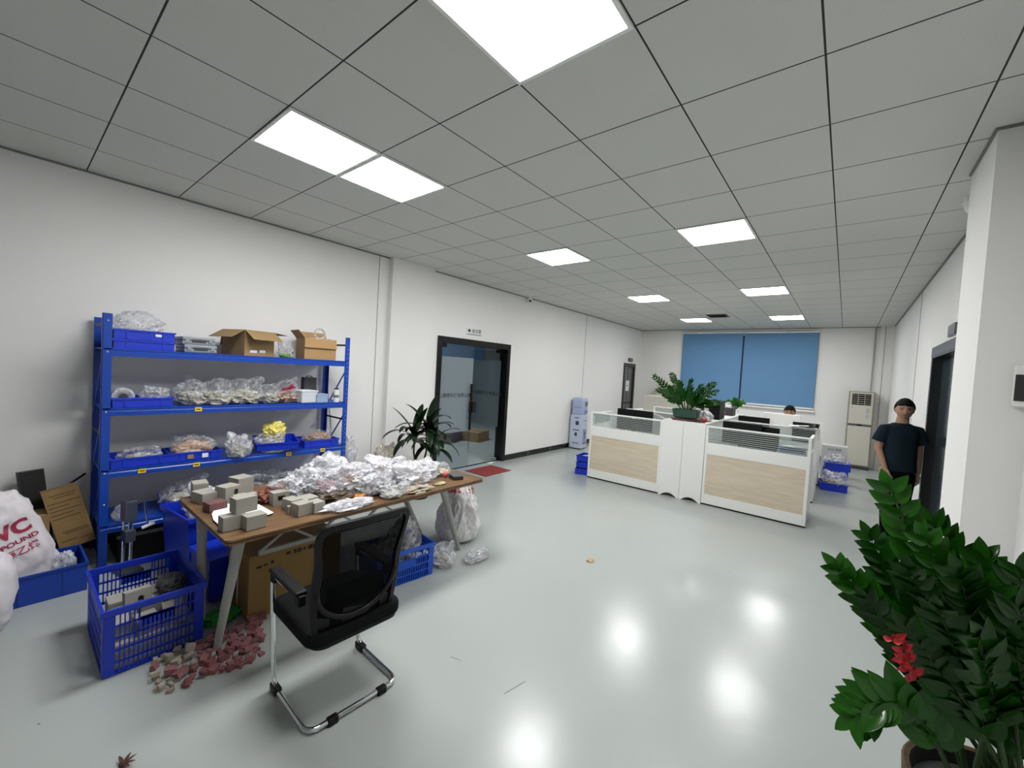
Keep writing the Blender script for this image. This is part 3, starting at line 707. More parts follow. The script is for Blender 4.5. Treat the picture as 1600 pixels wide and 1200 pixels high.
# ================================================================= LEFT CORNER
# big blue bin with woven sack
t = place(tray_proto(.62, .40, .20, 'storage_bin', mat('blue_bin', '0f3a9c', .35), (.12, .5, .82)), 'wide blue bin on the floor at the left edge, holding the printed sack', 'bin', (-4.27, .065, 0), .02)
SACK = mat('woven_white_sack', 'd4cfd4', .55, nscale=5, namt=.06, bump=.5, bscale=14)
REDPR = mat('red_print', '9c2347', .6)
def sack(label, loc, wd, dp, h, seed, rot, name='woven_sack', cat='sack', M=SACK, horn=.0):
    t = thing(name, label, cat, loc); t.rotation_euler = rot
    off = Vector((seed*3.1, seed*1.7, 0)); V, Fc = ico(5); out = []
    for n in V:
        # pillow: superellipsoid
        def se(v, p): return math.copysign(abs(v)**p, v)
        x = se(n.x, .9)*dp/2; y = se(n.y, .55)*wd/2; z = se(n.z, .5)*h/2
        tz = z/(h/2); x *= (1-.35*abs(tz)**3); y *= 1+.05*abs(tz)**3
        p = Vector((x, y, z+h/2))
        d = .05*(ridged(Vector((y, z, x*.5))*3.4+off, 4)-.4)+.014*noise.noise(Vector((y, z, x))*14+off)
        p += Vector((n.x, n.y, n.z))*d*(h/.6)
        if horn and tz > .6: p.z += horn*max(0, (y/(wd/2)))**3*(tz-.6)/.4
        out.append(p)
    mb = MB(); mb.add(out, Fc)
    body = mb.build('sack_body', M, t, smooth=True, fixn=False)
    bvh = BVHTree.FromPolygons([tuple(v) for v in out], [tuple(f) for f in Fc])
    return t, bvh
def wrap_text(s, size, M, parent, bvh, y, z, bold=0, name='lettering', sgn=1, sx=1.0):
    o = text_mesh(s, size, M, name, parent, bold=bold)
    b = bmesh.new(); b.from_mesh(o.data)
    for _ in range(3):
        lg = [e for e in b.edges if e.calc_length() > .02]
        if not lg: break
        bmesh.ops.subdivide_edges(b, edges=lg, cuts=1)
    bmesh.ops.triangulate(b, faces=b.faces)
    for v in b.verts:
        yy = v.co.x*sx+y; zz = v.co.y+z
        hit = bvh.ray_cast(Vector((1*sgn, yy, zz)), Vector((-sgn, 0, 0)))
        x = hit[0].x if hit[0] else 0
        v.co = Vector((x+.004*sgn, yy, zz))
    b.to_mesh(o.data); b.free(); return o
sk, bv = sack('white woven sack printed with large red letters, standing in the blue bin', (-4.22, .10, .03), .44, .20, .70, 3, (.36, -.10, .15), horn=.06)
wrap_text('PVC', .125, REDPR, sk, bv, .065, .45, .005)
wrap_text('COMPOUND', .044, REDPR, sk, bv, .04, .365, .001, sx=1.15)
wrap_text('聚氯乙烯', .055, REDPR, sk, bv, .06, .30, .001)
wrap_text('25 kg', .03, INK, sk, bv, .05, .10)
sk2, bv2 = sack('plain white woven sack slumped on the floor at the left edge', (-3.83, -.125, 0), .36, .30, .46, 8, (0, -.05, .1))
bag('silvery clear film poking out of the wide blue bin beside the sack', (-4.22, .27, .13), (.18, .14, .12), 37, FILM, ears=2)
# leaning boards and boxes
t = thing('cardboard_box', 'printed cardboard carton tipped against the shelving at the left', 'cardboard box', (-4.62, .372, .17))
t.rotation_euler = (.22, -.12, 0)
MB().bx(-.09, .09, -.10, .095, .0, .46).build('carton', mat('brown_carton', '8b6f45', .8, nscale=7, namt=.14), t)
pr = MB()
for z, y0, y1 in ((.42, -.07, .07), (.40, -.05, .06), (.36, -.09, .09), (.33, -.09, .02), (.30, -.09, .07), (.27, -.09, .03), (.24, -.09, .06), (.13, -.06, .08), (.115, -.05, .08), (.06, -.08, .0), (.05, .02, .08)):
    pr.bx(.09, .0908, y0, y1, z-.003, z+.003)
pr.build('print', mat('brown_print', '4a3a26', .8), t)
t = thing('cardboard_box', 'small plain cardboard box behind the printed sack', 'cardboard box', (-4.66, .135, .03))
MB().bx(-.1, .1, -.14, .085, .0, .42).build('carton', CARD, t, bevel=.003); MB().bx(-.1, .101, -.03, -.0, .42, .421).build('tape', CARD_DK, t)
t = thing('foam_board', 'dark grey panel leaning on the wall behind the cardboard cartons', 'panel', (-4.84, .20, .0))
t.rotation_euler = (.1, -.0, 0)
MB().bx(-.02, .02, -.07, .07, .0, .74).build('panel_sheet', mat('charcoal_panel', '2b2a2a', .7), t); MB().bx(-.022, .022, -.072, -.06, .0, .74).build('edge_strip', DKGREY, t)
tag(MB().tube([(-4.90, -.1, .55), (-4.87, .10, .5), (-4.86, .25, .52), (-4.88, .43, .66)], .008, 8).build('cable', BLACK, None, smooth=True), 'dark cable sagging along the wall left of the shelving', 'cable')
t = thing('white_canister', 'pale canister standing on the floor behind the left post of the shelving', 'canister', (-4.70, .40, .66)) if False else None

# ================================================================= DESK
DX0, DX1, DY0, DY1, DZ = -3.40, -2.445, .735, 2.70, .75
WOOD = mat('walnut_laminate', '6b4a32', .30, spec=.5)
def woodgrain(M, c0, c1, sc=(1.2, 14, 14), along='y'):
    nt = M.node_tree; N = nt.nodes; Lk = nt.links; b = N['Principled BSDF']
    tc = N.new('ShaderNodeTexCoord'); mp = N.new('ShaderNodeMapping'); mp.inputs['Scale'].default_value = sc
    n = N.new('ShaderNodeTexNoise'); n.inputs['Scale'].default_value = 3.0; n.inputs['Detail'].default_value = 6; n.inputs['Distortion'].default_value = .6
    mx = N.new('ShaderNodeMix'); mx.data_type = 'RGBA'; mx.inputs[6].default_value = hexc(c0); mx.inputs[7].default_value = hexc(c1)
    cr = N.new('ShaderNodeMapRange'); cr.inputs[1].default_value = .35; cr.inputs[2].default_value = .65
    Lk.new(tc.outputs['Object'], mp.inputs[0]); Lk.new(mp.outputs[0], n.inputs['Vector']); Lk.new(n.outputs['Fac'], cr.inputs[0]); Lk.new(cr.outputs[0], mx.inputs[0]); Lk.new(mx.outputs[2], b.inputs['Base Color'])
woodgrain(WOOD, '5c432b', '86694a', (14, 1.2, 14))
dk = thing('desk', 'brown wooden desk on splayed grey legs, covered in bags and blocks', 'desk', ((DX0+DX1)/2, (DY0+DY1)/2, 0))
hx, hy = (DX1-DX0)/2, (DY1-DY0)/2
def rrect(hx, hy, r, n=5):
    pts = []
    for (cx, cy, a0) in ((hx-r, hy-r, 0), (-hx+r, hy-r, PI/2), (-hx+r, -hy+r, PI), (hx-r, -hy+r, 1.5*PI)):
        for k in range(n+1): a = a0+PI/2*k/n; pts.append((cx+r*math.cos(a), cy+r*math.sin(a)))
    return pts
MB().prism(rrect(hx, hy, .035), 'z', .722, .75).build('desktop', WOOD, dk)
MB().prism(rrect(hx+.0015, hy+.0015, .036), 'z', .735, .738).build('edge_band', BLACK, dk)
LEGM = mat('grey_leg_paint', '9d9d97', .45)
for (tx, ty, bx_, by_) in ((hx-.09, -hy+.09, 0.17, -hy+.06), (-hx+.16, -hy+.09, -.13, -hy+.06), (hx-.10, hy-.40, .17, hy+.03), (-hx+.16, hy-.40, -.28, hy-.05)):
    MB().tube([(tx, ty, .722), (bx_, by_, .012)], [.03, .02], 14).cyl((bx_, by_, 0), .023, .014, 14).build('leg', LEGM, dk, smooth=False)
tr = MB().bx(hx-.12, hx-.09, -hy+.12, hy-.3, .69, .722).bx(hx-.14, hx-.115, -hy+.2, hy-.8, .575, .60)
tr.build('rail', LEGM, dk)
zz = MB(); y = -hy+.2; k = 0
while y < hy-.95:
    zz.bar((hx-.125, y, .70 if k % 2 else .59), (hx-.125, y+.16, .59 if k % 2 else .70), .014, .014); y += .16; k += 1
zz.build('truss', LEGM, dk)
MB().bx(-hx+.05, hx-.15, -hy+.15, -hy+.18, .68, .722).bx(-hx+.05, hx-.15, hy-.45, hy-.42, .68, .722).build('cross_rail', LEGM, dk)

# ---- foam blocks on the desk
def holed_block(name, w_, d_, h_, hole=None):
    """block w_ (Y) x d_ (X) x h_; hole in the +X face: ('arch'|'rect', y, w, z0, z1)"""
    o = bpy.data.objects.new(name, None); COL.objects.link(o)
    if not hole:
        MB().bx(-d_/2, d_/2, -w_/2, w_/2, 0, h_).build('block_body', FOAM, o, bevel=.0015, seg=1)
    else:
        k, yc, hw, z0, z1 = hole
        b = MB(); th = .02; x1 = d_/2; x0 = x1-.035
        b.bx(-d_/2, x0, -w_/2, w_/2, 0, h_)
        b.bx(x0, x1, -w_/2, yc-hw, 0, h_).bx(x0, x1, yc+hw, w_/2, 0, h_).bx(x0, x1, yc-hw, yc+hw, 0, z0).bx(x0, x1, yc-hw, yc+hw, z1, h_)
        if k == 'arch':
            n = 8; pts = []
            for side in (1, -1):
                poly = [(yc+side*hw, z1), (yc+side*hw, z1-hw)] + [(yc+side*hw*math.cos(PI/2*i/n), z1-hw+hw*math.sin(PI/2*i/n)) for i in range(1, n+1)]
                b.prism(poly, 'x', x0, x1)
        b.build('block_body', FOAM, o)
        MB().bx(x0-.002, x0+.002, yc-hw, yc+hw, z0, z1).build('hole_floor', FOAM_IN, o)
    return o
FG = 'grey foam-board model blocks on the desk'
def blk(px, py, w_, d_, h_, rz, label, hole=None, dz=0, z=None):
    """px,py = pixel of the near-left bottom corner where it stands"""
    q = onZ(px, py, (DZ+dz))
    o = holed_block('foam_block', w_, d_, h_, hole)
    c = Vector((-d_/2, w_/2, 0)); c.rotate(Euler((0, 0, rz)))
    tag(o, label, 'block', FG); o.location = (q.x+c.x, q.y+c.y, DZ+dz+(.001)); o.rotation_euler = (0, 0, rz); return o
blk(301, 779.5, .085, .11, .095, -.12, 'grey block standing alone at the back left corner of the desk')
blk(316, 790, .10, .13, .07, .25, 'grey block with a dark round hole and stained side, near the desk left edge')
bR = blk(327, 803, .10, .09, .055, .15, 'stained reddish block half under the white paper on the desk'); bR.children[0].data.materials[0] = DIRTY
blk(352, 787, .105, .10, .10, .35, 'grey block with a tall arched hole, behind the white paper', ('arch', .02, .014, .03, .08))
blk(372, 776, .11, .11, .12, .30, 'tall grey block at the back of the blocks, beside the round lid')
blk(369, 790, .075, .06, .055, .15, 'low grey arch block right of the arched block', ('arch', .0, .024, .0, .042))
blk(385, 789, .075, .06, .06, .15, 'second low arch block, touching the tall block', ('arch', .0, .024, .0, .045))
bA = blk(348, 833, .115, .07, .080, .06, 'front left grey block at the desk front corner, under the raised block')
bB = blk(385, 831, .105, .08, .078, .06, 'front right grey block at the desk front corner, beside a thin gap')
qA = onZ(348, 833, .75)
o = holed_block('foam_block', .115, .075, .085); tag(o, 'grey block raised on the two front corner blocks', 'block', FG); o.location = (qA.x-.055, qA.y+.115, DZ+.083); o.rotation_euler = (0, 0, .12)
blk(427, 792, .10, .075, .085, .02, 'grey block with a square dark window, alone mid desk', ('rect', 0, .023, .025, .062))
blk(455, 801, .07, .10, .072, .18, 'left block of the group of four in mid desk')
blk(466, 809, .10, .085, .075, .16, 'front block of the group of four in mid desk')
blk(491, 804, .075, .085, .068, .16, 'right block of the group of four in mid desk')
blk(476, 797, .10, .10, .066, .16, 'rear block of the group of four in mid desk')
t = tag(MB().bx(-.014, .014, -.009, .009, 0, .05).build('foam_strip', FOAM, None, tuple(onZ(451, 803, DZ)), bevel=.001), 'thin upright grey strip left of the group of four blocks', 'strip')
# paper sheet (lying on blocks corner), curved
def sheet(name, label, pts, M, cat, z=0, th=.0008):
    mb = MB(); n = len(pts)
    top = [(p[0], p[1], p[2]+th) for p in pts]; mb.add(list(pts)+top, [tuple(range(n-1, -1, -1)), tuple(range(n, 2*n))]+[(i, (i+1) % n, n+(i+1) % n, n+i) for i in range(n)])
    return tag(mb.build(name, M), label, cat)
pp = [onZ(x, y, DZ+.012) for x, y in ((342, 784), (369, 790), (404, 788), (428, 801), (414, 806), (398, 812), (371, 818), (342, 820), (333, 812), (331, 803), (335, 796))]
sheet('paper_sheet', 'curled white paper sheet lying among the grey blocks', [tuple(p) for p in pp], PAPER, 'paper', th=.001)
t = thing('round_lid', 'round pale lid behind the tall grey block at the back of the desk', 'lid', tuple(onZ(377, 762, DZ)+Vector((0, 0, 0))))
MB().cyl((0, 0, 0), .04, .075, 20).build('pot_side', mat('cream_pot', 'aaa68e', .5), t); MB().cyl((0, 0, .075), .044, .012, 20).build('lid_top', mat('cream', 'c2bfae', .5), t)

# brown scraps: small pile
t = tag(crumple_mb(.09, .10, .07, 61, 4, .7, 1).build('brown_wrap', mat('red_brown_scrap', '7a4433', .6, nscale=30, namt=.4), None, tuple(onZ(418, 785, DZ)+Vector((-.04, .02, .001))), fixn=False), 'red-brown crumpled scrap between the blocks and the bags', 'scrap')
# ---- bags on the desk
dbags = [  # pixel of base centre, size (x,y,h), film, contents, label
 (450, 775, (.34, .26, .17), FILM, None, 'clear crumpled bag at the left of the heap on the desk'),
 (478, 768, (.32, .28, .22), FILM, MIXED, 'clear bag with folded film, left middle of the desk heap'),
 (508, 772, (.30, .26, .22), FILM, mat('pink_white', 'b79aa4', .5, nscale=24, namt=.4), 'clear bag of pinkish parts in the middle of the desk heap'),
 (512, 758, (.36, .34, .27), FILM_W, None, 'upright clear bag with a pointed top, back of the desk heap'),
 (545, 763, (.34, .30, .22), FILM_W, PINK, 'whitish bag right of the pointed one in the desk heap'),
 (585, 770, (.30, .26, .17), FILM, mat('dark_mix', '5a4a52', .5, nscale=20, namt=.5), 'clear bag with dark pieces, front middle of the desk heap'),
 (600, 752, (.40, .36, .23), FILM_W, None, 'largest whitish bag, centre right of the desk heap'),
 (640, 757, (.34, .32, .20), FILM_W, MIXED, 'white shiny bag right of the largest one on the desk'),
 (660, 745, (.30, .28, .17), FILM_W, None, 'white film bag at the back right of the desk heap'),
 (690, 742, (.17, .15, .13), FILM_C, mat('cream_part', 'd8d3b8', .5), 'small clear bag holding a cream piece near the right end'),
 (622, 780, (.16, .20, .09), FILM, MIXED, 'small crumpled clear bag at the front edge of the desk'),
]
for k, (px, py, sz, M_, cc, lb) in enumerate(dbags):
    q = onZ(px, py, DZ); sz = (sz[0], sz[1]*1.08, sz[2]*.80)
    ox = min(q.x, DX1-sz[0]/2-.01); ox = max(ox, DX0+sz[0]/2-.05)
    bag(lb, (ox, min(q.y, DY1-sz[1]/2), DZ+.002), sz, 101+k*7, M_, contents=cc, csize=.7, group='plastic bags heaped on the desk', ears=3, rough=.42, sub=6)
q = onZ(548, 795, DZ)
tag(crumple_mb(.08, .18, .045, 301, 5, .6, 0).build('flat_film', FILM_W, None, (q.x-.03, q.y, DZ+.002), fixn=False), 'flat white film packet along the front edge of the desk', 'plastic bag', 'plastic bags heaped on the desk')
q = onZ(530, 783, DZ)
tag(crumple_mb(.08, .15, .05, 302, 4, .8, 0).build('dark_foil', mat('dark_foil', '4a3c2c', .4, nscale=30, namt=.6), None, (q.x-.02, q.y, DZ+.002), fixn=False), 'dark brown crumpled foil in front of the bags', 'foil')
q = onZ(561, 780, DZ)
tag(crumple_mb(.03, .05, .04, 303, 3, .5, 0).build('orange_tip', mat('orange_piece', 'd08a2a', .5), None, (q.x, q.y, DZ+.002), fixn=False), 'small orange piece beside the dark foil', 'scrap')
q = onZ(688, 757, DZ)
tag(crumple_mb(.03, .06, .02, 304, 3, .5, 0).build('green_strip', mat('lime_strip', 'b4b88a', .5), None, (q.x, q.y, DZ+.002), fixn=False), 'pale lime strip lying near the black phone box', 'scrap')
q = onZ(640, 768, DZ)
tag(crumple_mb(.06, .13, .035, 306, 4, .9, 0).build('loose_scraps', mat('beige_scraps', 'a59a86', .6, nscale=40, namt=.5), None, (q.x+.02, q.y+.05, DZ+.002), fixn=False), 'loose beige clippings scattered at the desk front right', 'scraps', kind='stuff')
q = onZ(654, 769, DZ)
tag(MB().tube([(0, -.05, .004), (0.0, .04, .004), (-.012, .05, .004), (-.024, .04, .004), (-.024, -.03, .004)], .004, 6).build('white_clip', PAPER, None, (q.x+.03, q.y, DZ), smooth=True), 'white bent clip on the front right of the desk', 'clip')
q = onZ(702, 746, DZ)
t = thing('pink_ball', 'small pink ball with a dark slot beside the black box', 'ball', (q.x-.02, q.y-.03, DZ+.055))
MB().ball((0, 0, 0), .026, 16, 10).build('ball_body', mat('pink', 'd0545f', .4), t, smooth=True); MB().box((.024, 0, 0), (.006, .03, .006), (.4, 0, 0)).build('slot', BLACK, t)
t.location.z = DZ+.027
q = onZ(711, 748, DZ)
t = thing('flat_box', 'flat dark grey box at the right end of the desk', 'box', (q.x, q.y+.01, DZ), -.35)
MB().bx(-.06, .06, -.045, .045, 0, .03).build('box_body', mat('charcoal', '2a2c30', .4), t, bevel=.003); MB().bx(-.058, .058, -.043, .043, .03, .034).build('lid', mat('slate', '50565c', .35), t, bevel=.002)

# ---- box, crate, sack under and beside the desk
KR = mat('kraft_box', '8a6c3c', .75, nscale=6, namt=.08)
t = thing('cardboard_box', 'big brown cardboard carton with printed symbols under the desk', 'cardboard box', (-2.9, 1.0, 0))
MB().bx(-.38, 0, 0, .62, 0, .425).build('carton', KR, t, bevel=.003)
PRT = mat('dark_print', '33281a', .8)
pb = MB()
for (y, z, w_, h_) in ((.06, .345, .03, .016), (.10, .35, .025, .012), (.14, .355, .02, .02)): MB().box((.001, y, z), (.001, w_, h_)).build('printed_symbol', PRT, t)
for k, y in enumerate((.24, .285, .315, .35, .39, .42, .45)):
    MB().box((.001, y, .385), (.001, .018 if k % 2 else .03, .03 if k % 3 else .02)).build('printed_symbol', PRT, t)
MB().bx(.0005, .0012, -.0, .0, 0, 0).build('x', PRT, t) if False else None
MB().bx(-.20, -.18, -.0015, 0, .05, .3).build('tape', PAPER, t)

CRB = mat('blue_crate', '0e2fb0', .38, nscale=5, namt=.12)
def lattice(mb, p0, ux, L_, z0, z1, th, nv, nh, gap_handle=None, bw=.006):
    """perforated wall from p0 along unit dir ux, length L_"""
    ux = Vector(ux); nrm = Vector((-ux.y, ux.x, 0)); p0 = Vector(p0)
    def bb(a, b, za, zb):
        c = p0+ux*((a+b)/2)+Vector((0, 0, (za+zb)/2)); R = Matrix((ux, nrm, Vector((0, 0, 1)))).transposed()
        mb.box(c, (b-a, th, zb-za), R)
    ed = .045
    bb(0, ed, z0, z1); bb(L_-ed, L_, z0, z1)
    rows = [z0+(z1-z0)*k/nh for k in range(nh+1)]
    for z in rows: bb(ed, L_-ed, max(z0, z-.006), min(z1, z+.006))
    n = nv
    for k in range(1, n):
        a = ed+(L_-2*ed)*k/n
        if gap_handle and gap_handle[0] < a < gap_handle[1]:
            bb(a-bw/2, a+bw/2, z0, gap_handle[2])
        else: bb(a-bw/2, a+bw/2, z0, z1)
    if gap_handle:
        a0, a1, zz_ = gap_handle[:3]
        bb(a0, a1, zz_-.055, zz_); bb(a0-.006, a0, zz_, z1); bb(a1, a1+.006, zz_, z1)
def crate(label, loc, dx, dy, h, rz, nv=16, nh=5, M=CRB, rimh=.05):
    t = thing('plastic_crate', label, 'crate', loc, rz)
    b = MB(); X, Y = dx/2, dy/2
    s = .965
    b.bx(-X*s, X*s, -Y*s, Y*s, 0, .008)
    zt = h-rimh
    hz = zt-.07
    lattice(b, (X-.004, -Y+.004, 0), (0, 1, 0), dy-.008, .004, zt, .006, nv, nh, (dy*.33, dy*.67, zt-.055))
    lattice(b, (-X+.004, -Y+.004, 0), (0, 1, 0), dy-.008, .004, zt, .006, nv, nh, (dy*.33, dy*.67, zt-.055))
    lattice(b, (-X+.004, Y-.004, 0), (1, 0, 0), dx-.008, .004, zt, .006, int(nv*1.3), nh)
    lattice(b, (-X+.004, -Y+.004, 0), (1, 0, 0), dx-.008, .004, zt, .006, int(nv*1.3), nh)
    b.build('basket', M, t)
    r = MB(); e = .01
    r.bx(X-.006, X+e, -Y-e, Y+e, zt, h).bx(-X-e, -X+.006, -Y-e, Y+e, zt, h).bx(-X+.006, X-.006, Y-.006, Y+e, zt, h).bx(-X+.006, X-.006, -Y-e, -Y+.006, zt, h)
    r.build('rim', M, t, bevel=.003)
    return t
crate('big blue perforated crate of grey blocks on the floor at the left', (-3.19, .545, 0), .61, .435, .365, 0.0, 18, 5, rimh=.035)
CG = 'grey foam blocks in the big blue crate'
rnd = random.Random(5)
base = [(-3.02, .40, .13, 0), (-3.0, .52, .13, .1), (-3.0, .64, .13, -.1), (-3.15, .42, .13, .2), (-3.15, .56, .13, 0), (-3.17, .68, .13, .1), (-3.3, .44, .13, 0), (-3.32, .6, .13, .2), (-3.4, .7, .13, 0)]
clab = ['grey block at the near left corner of the big crate', 'grey block at the near middle of the big crate', 'grey block at the near right of the big crate', 'grey block second row left in the big crate', 'grey block in the very middle of the big crate', 'grey block second row right in the big crate', 'grey block back left in the big crate', 'grey block back middle in the big crate', 'grey block back right in the big crate']
# filler of blocks lower down (dark wrapped bundle fills the base)
tag(MB().bx(-.27, .27, -.19, .19, 0, .13).build('block_layer', FOAM, None, (-3.19, .545, .009), bevel=.004), 'lower layer of packed grey foam board in the big crate', 'foam board', kind='stuff')
for k, (x, y, z, r) in enumerate(base):
    o = holed_block('foam_block', .10, .12, .075 if k % 2 else .09, None)
    tag(o, clab[k], 'block', CG); o.location = (x, y, .141); o.rotation_euler = (0, 0, r)
o = holed_block('foam_block', .12, .05, .09, ('arch', .01, .014, .02, .055)); tag(o, 'grey block with a stained round hole lying on top in the big crate', 'block', CG); o.location = (-3.13, .50, .234); o.rotation_euler = (0, -.1, .1)
bag('dark translucent bag of grey pieces at the right of the big crate', (-3.2, .67, .232), (.17, .16, .10), 44, mat('smoky_film', '4d4b52', .2, alpha=.8), contents=FOAM, csize=.7, ears=0)

cr2 = crate('blue perforated crate of clear bags on the floor right of the chair', (-2.76, 2.03, 0), .34, .50, .27, -.12, 20, 4, mat('mid_blue_crate', '1c4fc0', .38), rimh=.03)
put(text_mesh('Jin Fa', .05, mat('pale_print', 'b9c6e6', .6), 'lettering', cr2, bold=.001), FACE_PX, (.182, .13, .215))
bag('grey clear bag heaped high in the crate right of the chair', (-2.78, 2.12, .10), (.28, .30, .36), 46, FILM, contents=mat('grey_mix', '6b6a68', .6, nscale=20, namt=.5), ears=2)
bag('clear bag at the left of the crate right of the chair', (-2.74, 1.92, .10), (.26, .20, .25), 47, FILM, contents=MIXED)
# white sack right of the desk leg
def soft_sack():
    t = thing('plastic_sack', 'tall white plastic sack with red print slumped by the right desk leg', 'sack', (-2.95, 2.90, 0), .1)
    off = Vector((9, 4, 2)); V, Fc = ico(6); out = []
    for n in V:
        z = (n.z*.5+.5)
        rad = .275*(1-.0*z)
        prof = 1.0 if z < .22 else 1-.55*min(1, (z-.22)/.6)
        x = n.x*rad*prof*(1/max(.35, math.sqrt(n.x**2+n.y**2)+.25)); y = n.y*rad*prof*(1/max(.35, math.sqrt(n.x**2+n.y**2)+.25))
        p = Vector((x, y, z*.66))
        fold = ridged(Vector((math.atan2(n.y, n.x)*1.5, z*2.4, .3))+off, 3)-.4
        p += Vector((n.x, n.y, .2))*.07*fold
        if p.z < 0: p.z = 0
        out.append(p)
    mb = MB(); mb.add(out, Fc); mb.build('sack_body', film('milky_film', 'e3e1e2', .86, .22, .1), t, smooth=True, fixn=False)
    bvh = BVHTree.FromPolygons([tuple(v) for v in out], [tuple(f) for f in Fc])
    RD = mat('red_film_print', 'a0222c', .5)
    for (y0, y1, z0, z1) in ((-.17, -.08, .50, .60), (.02, .05, .22, .30)):
        mb = MB(); n = 8; vs = []
        for i in range(n+1):
            for j in range(n+1):
                yy = y0+(y1-y0)*i/n; zz_ = z0+(z1-z0)*j/n
                h = bvh.ray_cast(Vector((1, yy, zz_)), Vector((-1, 0, 0)))
                vs.append(((h[0].x if h[0] else 0)+.003, yy, zz_))
        mb.add(vs, [(i*(n+1)+j, (i+1)*(n+1)+j, (i+1)*(n+1)+j+1, i*(n+1)+j+1) for i in range(n) for j in range(n)])
        mb.build('red_print', RD, t, fixn=False)
    crumple_mb(.13, .14, .16, 77, 4, .5, 0).build('contents', mat('orange_red_stuff', 'a5624c', .5, nscale=20, namt=.5), t, (0, .02, .42), fixn=False)
    return t
soft_sack()
bag('grey-white crumpled film bag on the floor between the crate and the tall sack', (-2.64, 2.42, 0), (.30, .26, .17), 48, FILM, contents=MIXED, csize=.5)
bag('shiny clear film gathered on the floor under the tall sack', (-2.50, 2.72, 0), (.20, .34, .08), 49, FILM, ears=1)
bag('beige film bag on the floor right of the shelving', (-4.50, 3.02, 0), (.40, .36, .68), 50, film('beige_film', 'cfc7b4', .6), contents=mat('beige_mix', 'b5ab8e', .6, nscale=18, namt=.4), csize=.7, ears=1)
bag('white film bag leaning on the wall beside the right shelving post', (-4.74, 2.72, 0), (.26, .22, .80), 51, FILM_W, ears=1)
for (y, x) in ((2.20, -4.80),):
    t = thing('push_broom', 'white pole leaning on the wall at the right end of the shelving', 'pole', (-4.70, 2.50, 0))
    MB().tube([(0, .06, .02), (-.20, -.02, 1.40)], .012, 10).build('pole', PAPER, t); MB().box((0, .06, .03), (.05, .08, .05)).build('broom_head', mat('grey_head', '8a8a88', .6), t)
tag(crumple_mb(.09, .12, .06, 88, 4, .4, 0).build('green_cloth', mat('green_cloth', '1f8a2a', .7), None, (-3.05, .90, 0), fixn=False), 'bright green cloth on the floor behind the front desk leg', 'cloth')

# ---- rubble on the floor
RB = []
rnd = random.Random(21)
PK = [mat('pink_rubble', '8a5a5c', .85, nscale=30, namt=.25), mat('rose_rubble', '7d4a4c', .85, nscale=30, namt=.25)]
GR = [mat('pale_rubble', 'a39a8c', .85, nscale=30, namt=.2), mat('tan_rubble', '8c8175', .85, nscale=30, namt=.25)]
def chunk(sd, M):
    r = random.Random(sd); b = bmesh.new(); bmesh.ops.create_cube(b, size=1)
    sx, sy, sz = r.uniform(.7, 1.3), r.uniform(.5, 1), r.uniform(.4, .75)
    for v in b.verts: v.co = Vector((v.co.x*sx*r.uniform(.7, 1.15), v.co.y*sy*r.uniform(.7, 1.15), v.co.z*sz*r.uniform(.75, 1.1)))
    mn = min(v.co.z for v in b.verts)
    for v in b.verts: v.co.z = max(v.co.z-mn, 0) if v.co.z > mn+.2 else 0
    me = bpy.data.meshes.new('foam_chunk'); b.to_mesh(me); b.free(); me.materials.append(M)
    return me
chm = {'p': [chunk(i, PK[i % 2]) for i in range(6)], 'g': [chunk(i+40, GR[i % 2]) for i in range(6)]}
placed = []
tries = 0
while len(placed) < 108 and tries < 9000:
    tries += 1
    px = rnd.uniform(238, 410); 
    f_ = (px-238)/(410-238); yc = 1062-62*f_
    if px > 330: yc += -2
    py = rnd.gauss(yc, 16)
    if abs(py-yc) > 32 or (px < 255 and py > 1085): continue
    q = onZ(px, py, 0)
    if q.x < -2.86 and q.y < .79: continue
    s = rnd.uniform(.026, .052)
    if (q-Vector((-2.752, .795, 0))).length < .05: continue
    near = [pp for pp in placed if (pp[0]-q.x)**2+(pp[1]-q.y)**2 < (.62*(pp[2]+s))**2]
    lvl = 0
    if near:
        if len(near) > 2 or any(pp[3] > 0 for pp in near) or rnd.random() < .55: continue
        lvl = 1
    placed.append((q.x, q.y, s, lvl))
    kind = 'p' if rnd.random() < (.15+.85*(f_ > .42 or (py-yc > 6 and f_ > .25))) else 'g'
    o = bpy.data.objects.new('foam_chunk', rnd.choice(chm[kind])); COL.objects.link(o)
    o.location = (q.x, q.y, .001 if not lvl else max(pp[2] for pp in near)*.52); o.scale = (s, s, s); o.rotation_euler = (0 if not lvl else rnd.uniform(-.3, .3), 0 if not lvl else rnd.uniform(-.3, .3), rnd.uniform(0, 6.28))
    if kind == 'p': tag(o, 'pink foam chunk in the rubble around the front desk leg', 'foam chunk', 'pink foam chunks on the floor by the desk')
    else: tag(o, 'pale grey foam chunk in the rubble beside the big blue crate', 'foam chunk', 'pale foam chunks on the floor by the desk')

# ================================================================= CHAIR
ch = thing('office_chair', 'black mesh-back office chair on a chrome sled frame, facing the desk', 'chair', (-2.0, 1.125, 0), -.03)
def fillet(pts, r, n=5):
    pts = [Vector(p) for p in pts]; out = [pts[0]]
    for i in range(1, len(pts)-1):
        a, b_, c = pts[i-1], pts[i], pts[i+1]; d1_ = (a-b_).normalized(); d2_ = (c-b_).normalized()
        rr = min(r, (a-b_).length*.45, (c-b_).length*.45); p1 = b_+d1_*rr; p2 = b_+d2_*rr
        for k in range(n+1):
            t_ = k/n; out.append(p1*(1-t_)**2+b_*2*t_*(1-t_)+p2*t_**2)
    out.append(pts[-1]); return out
CW = .235
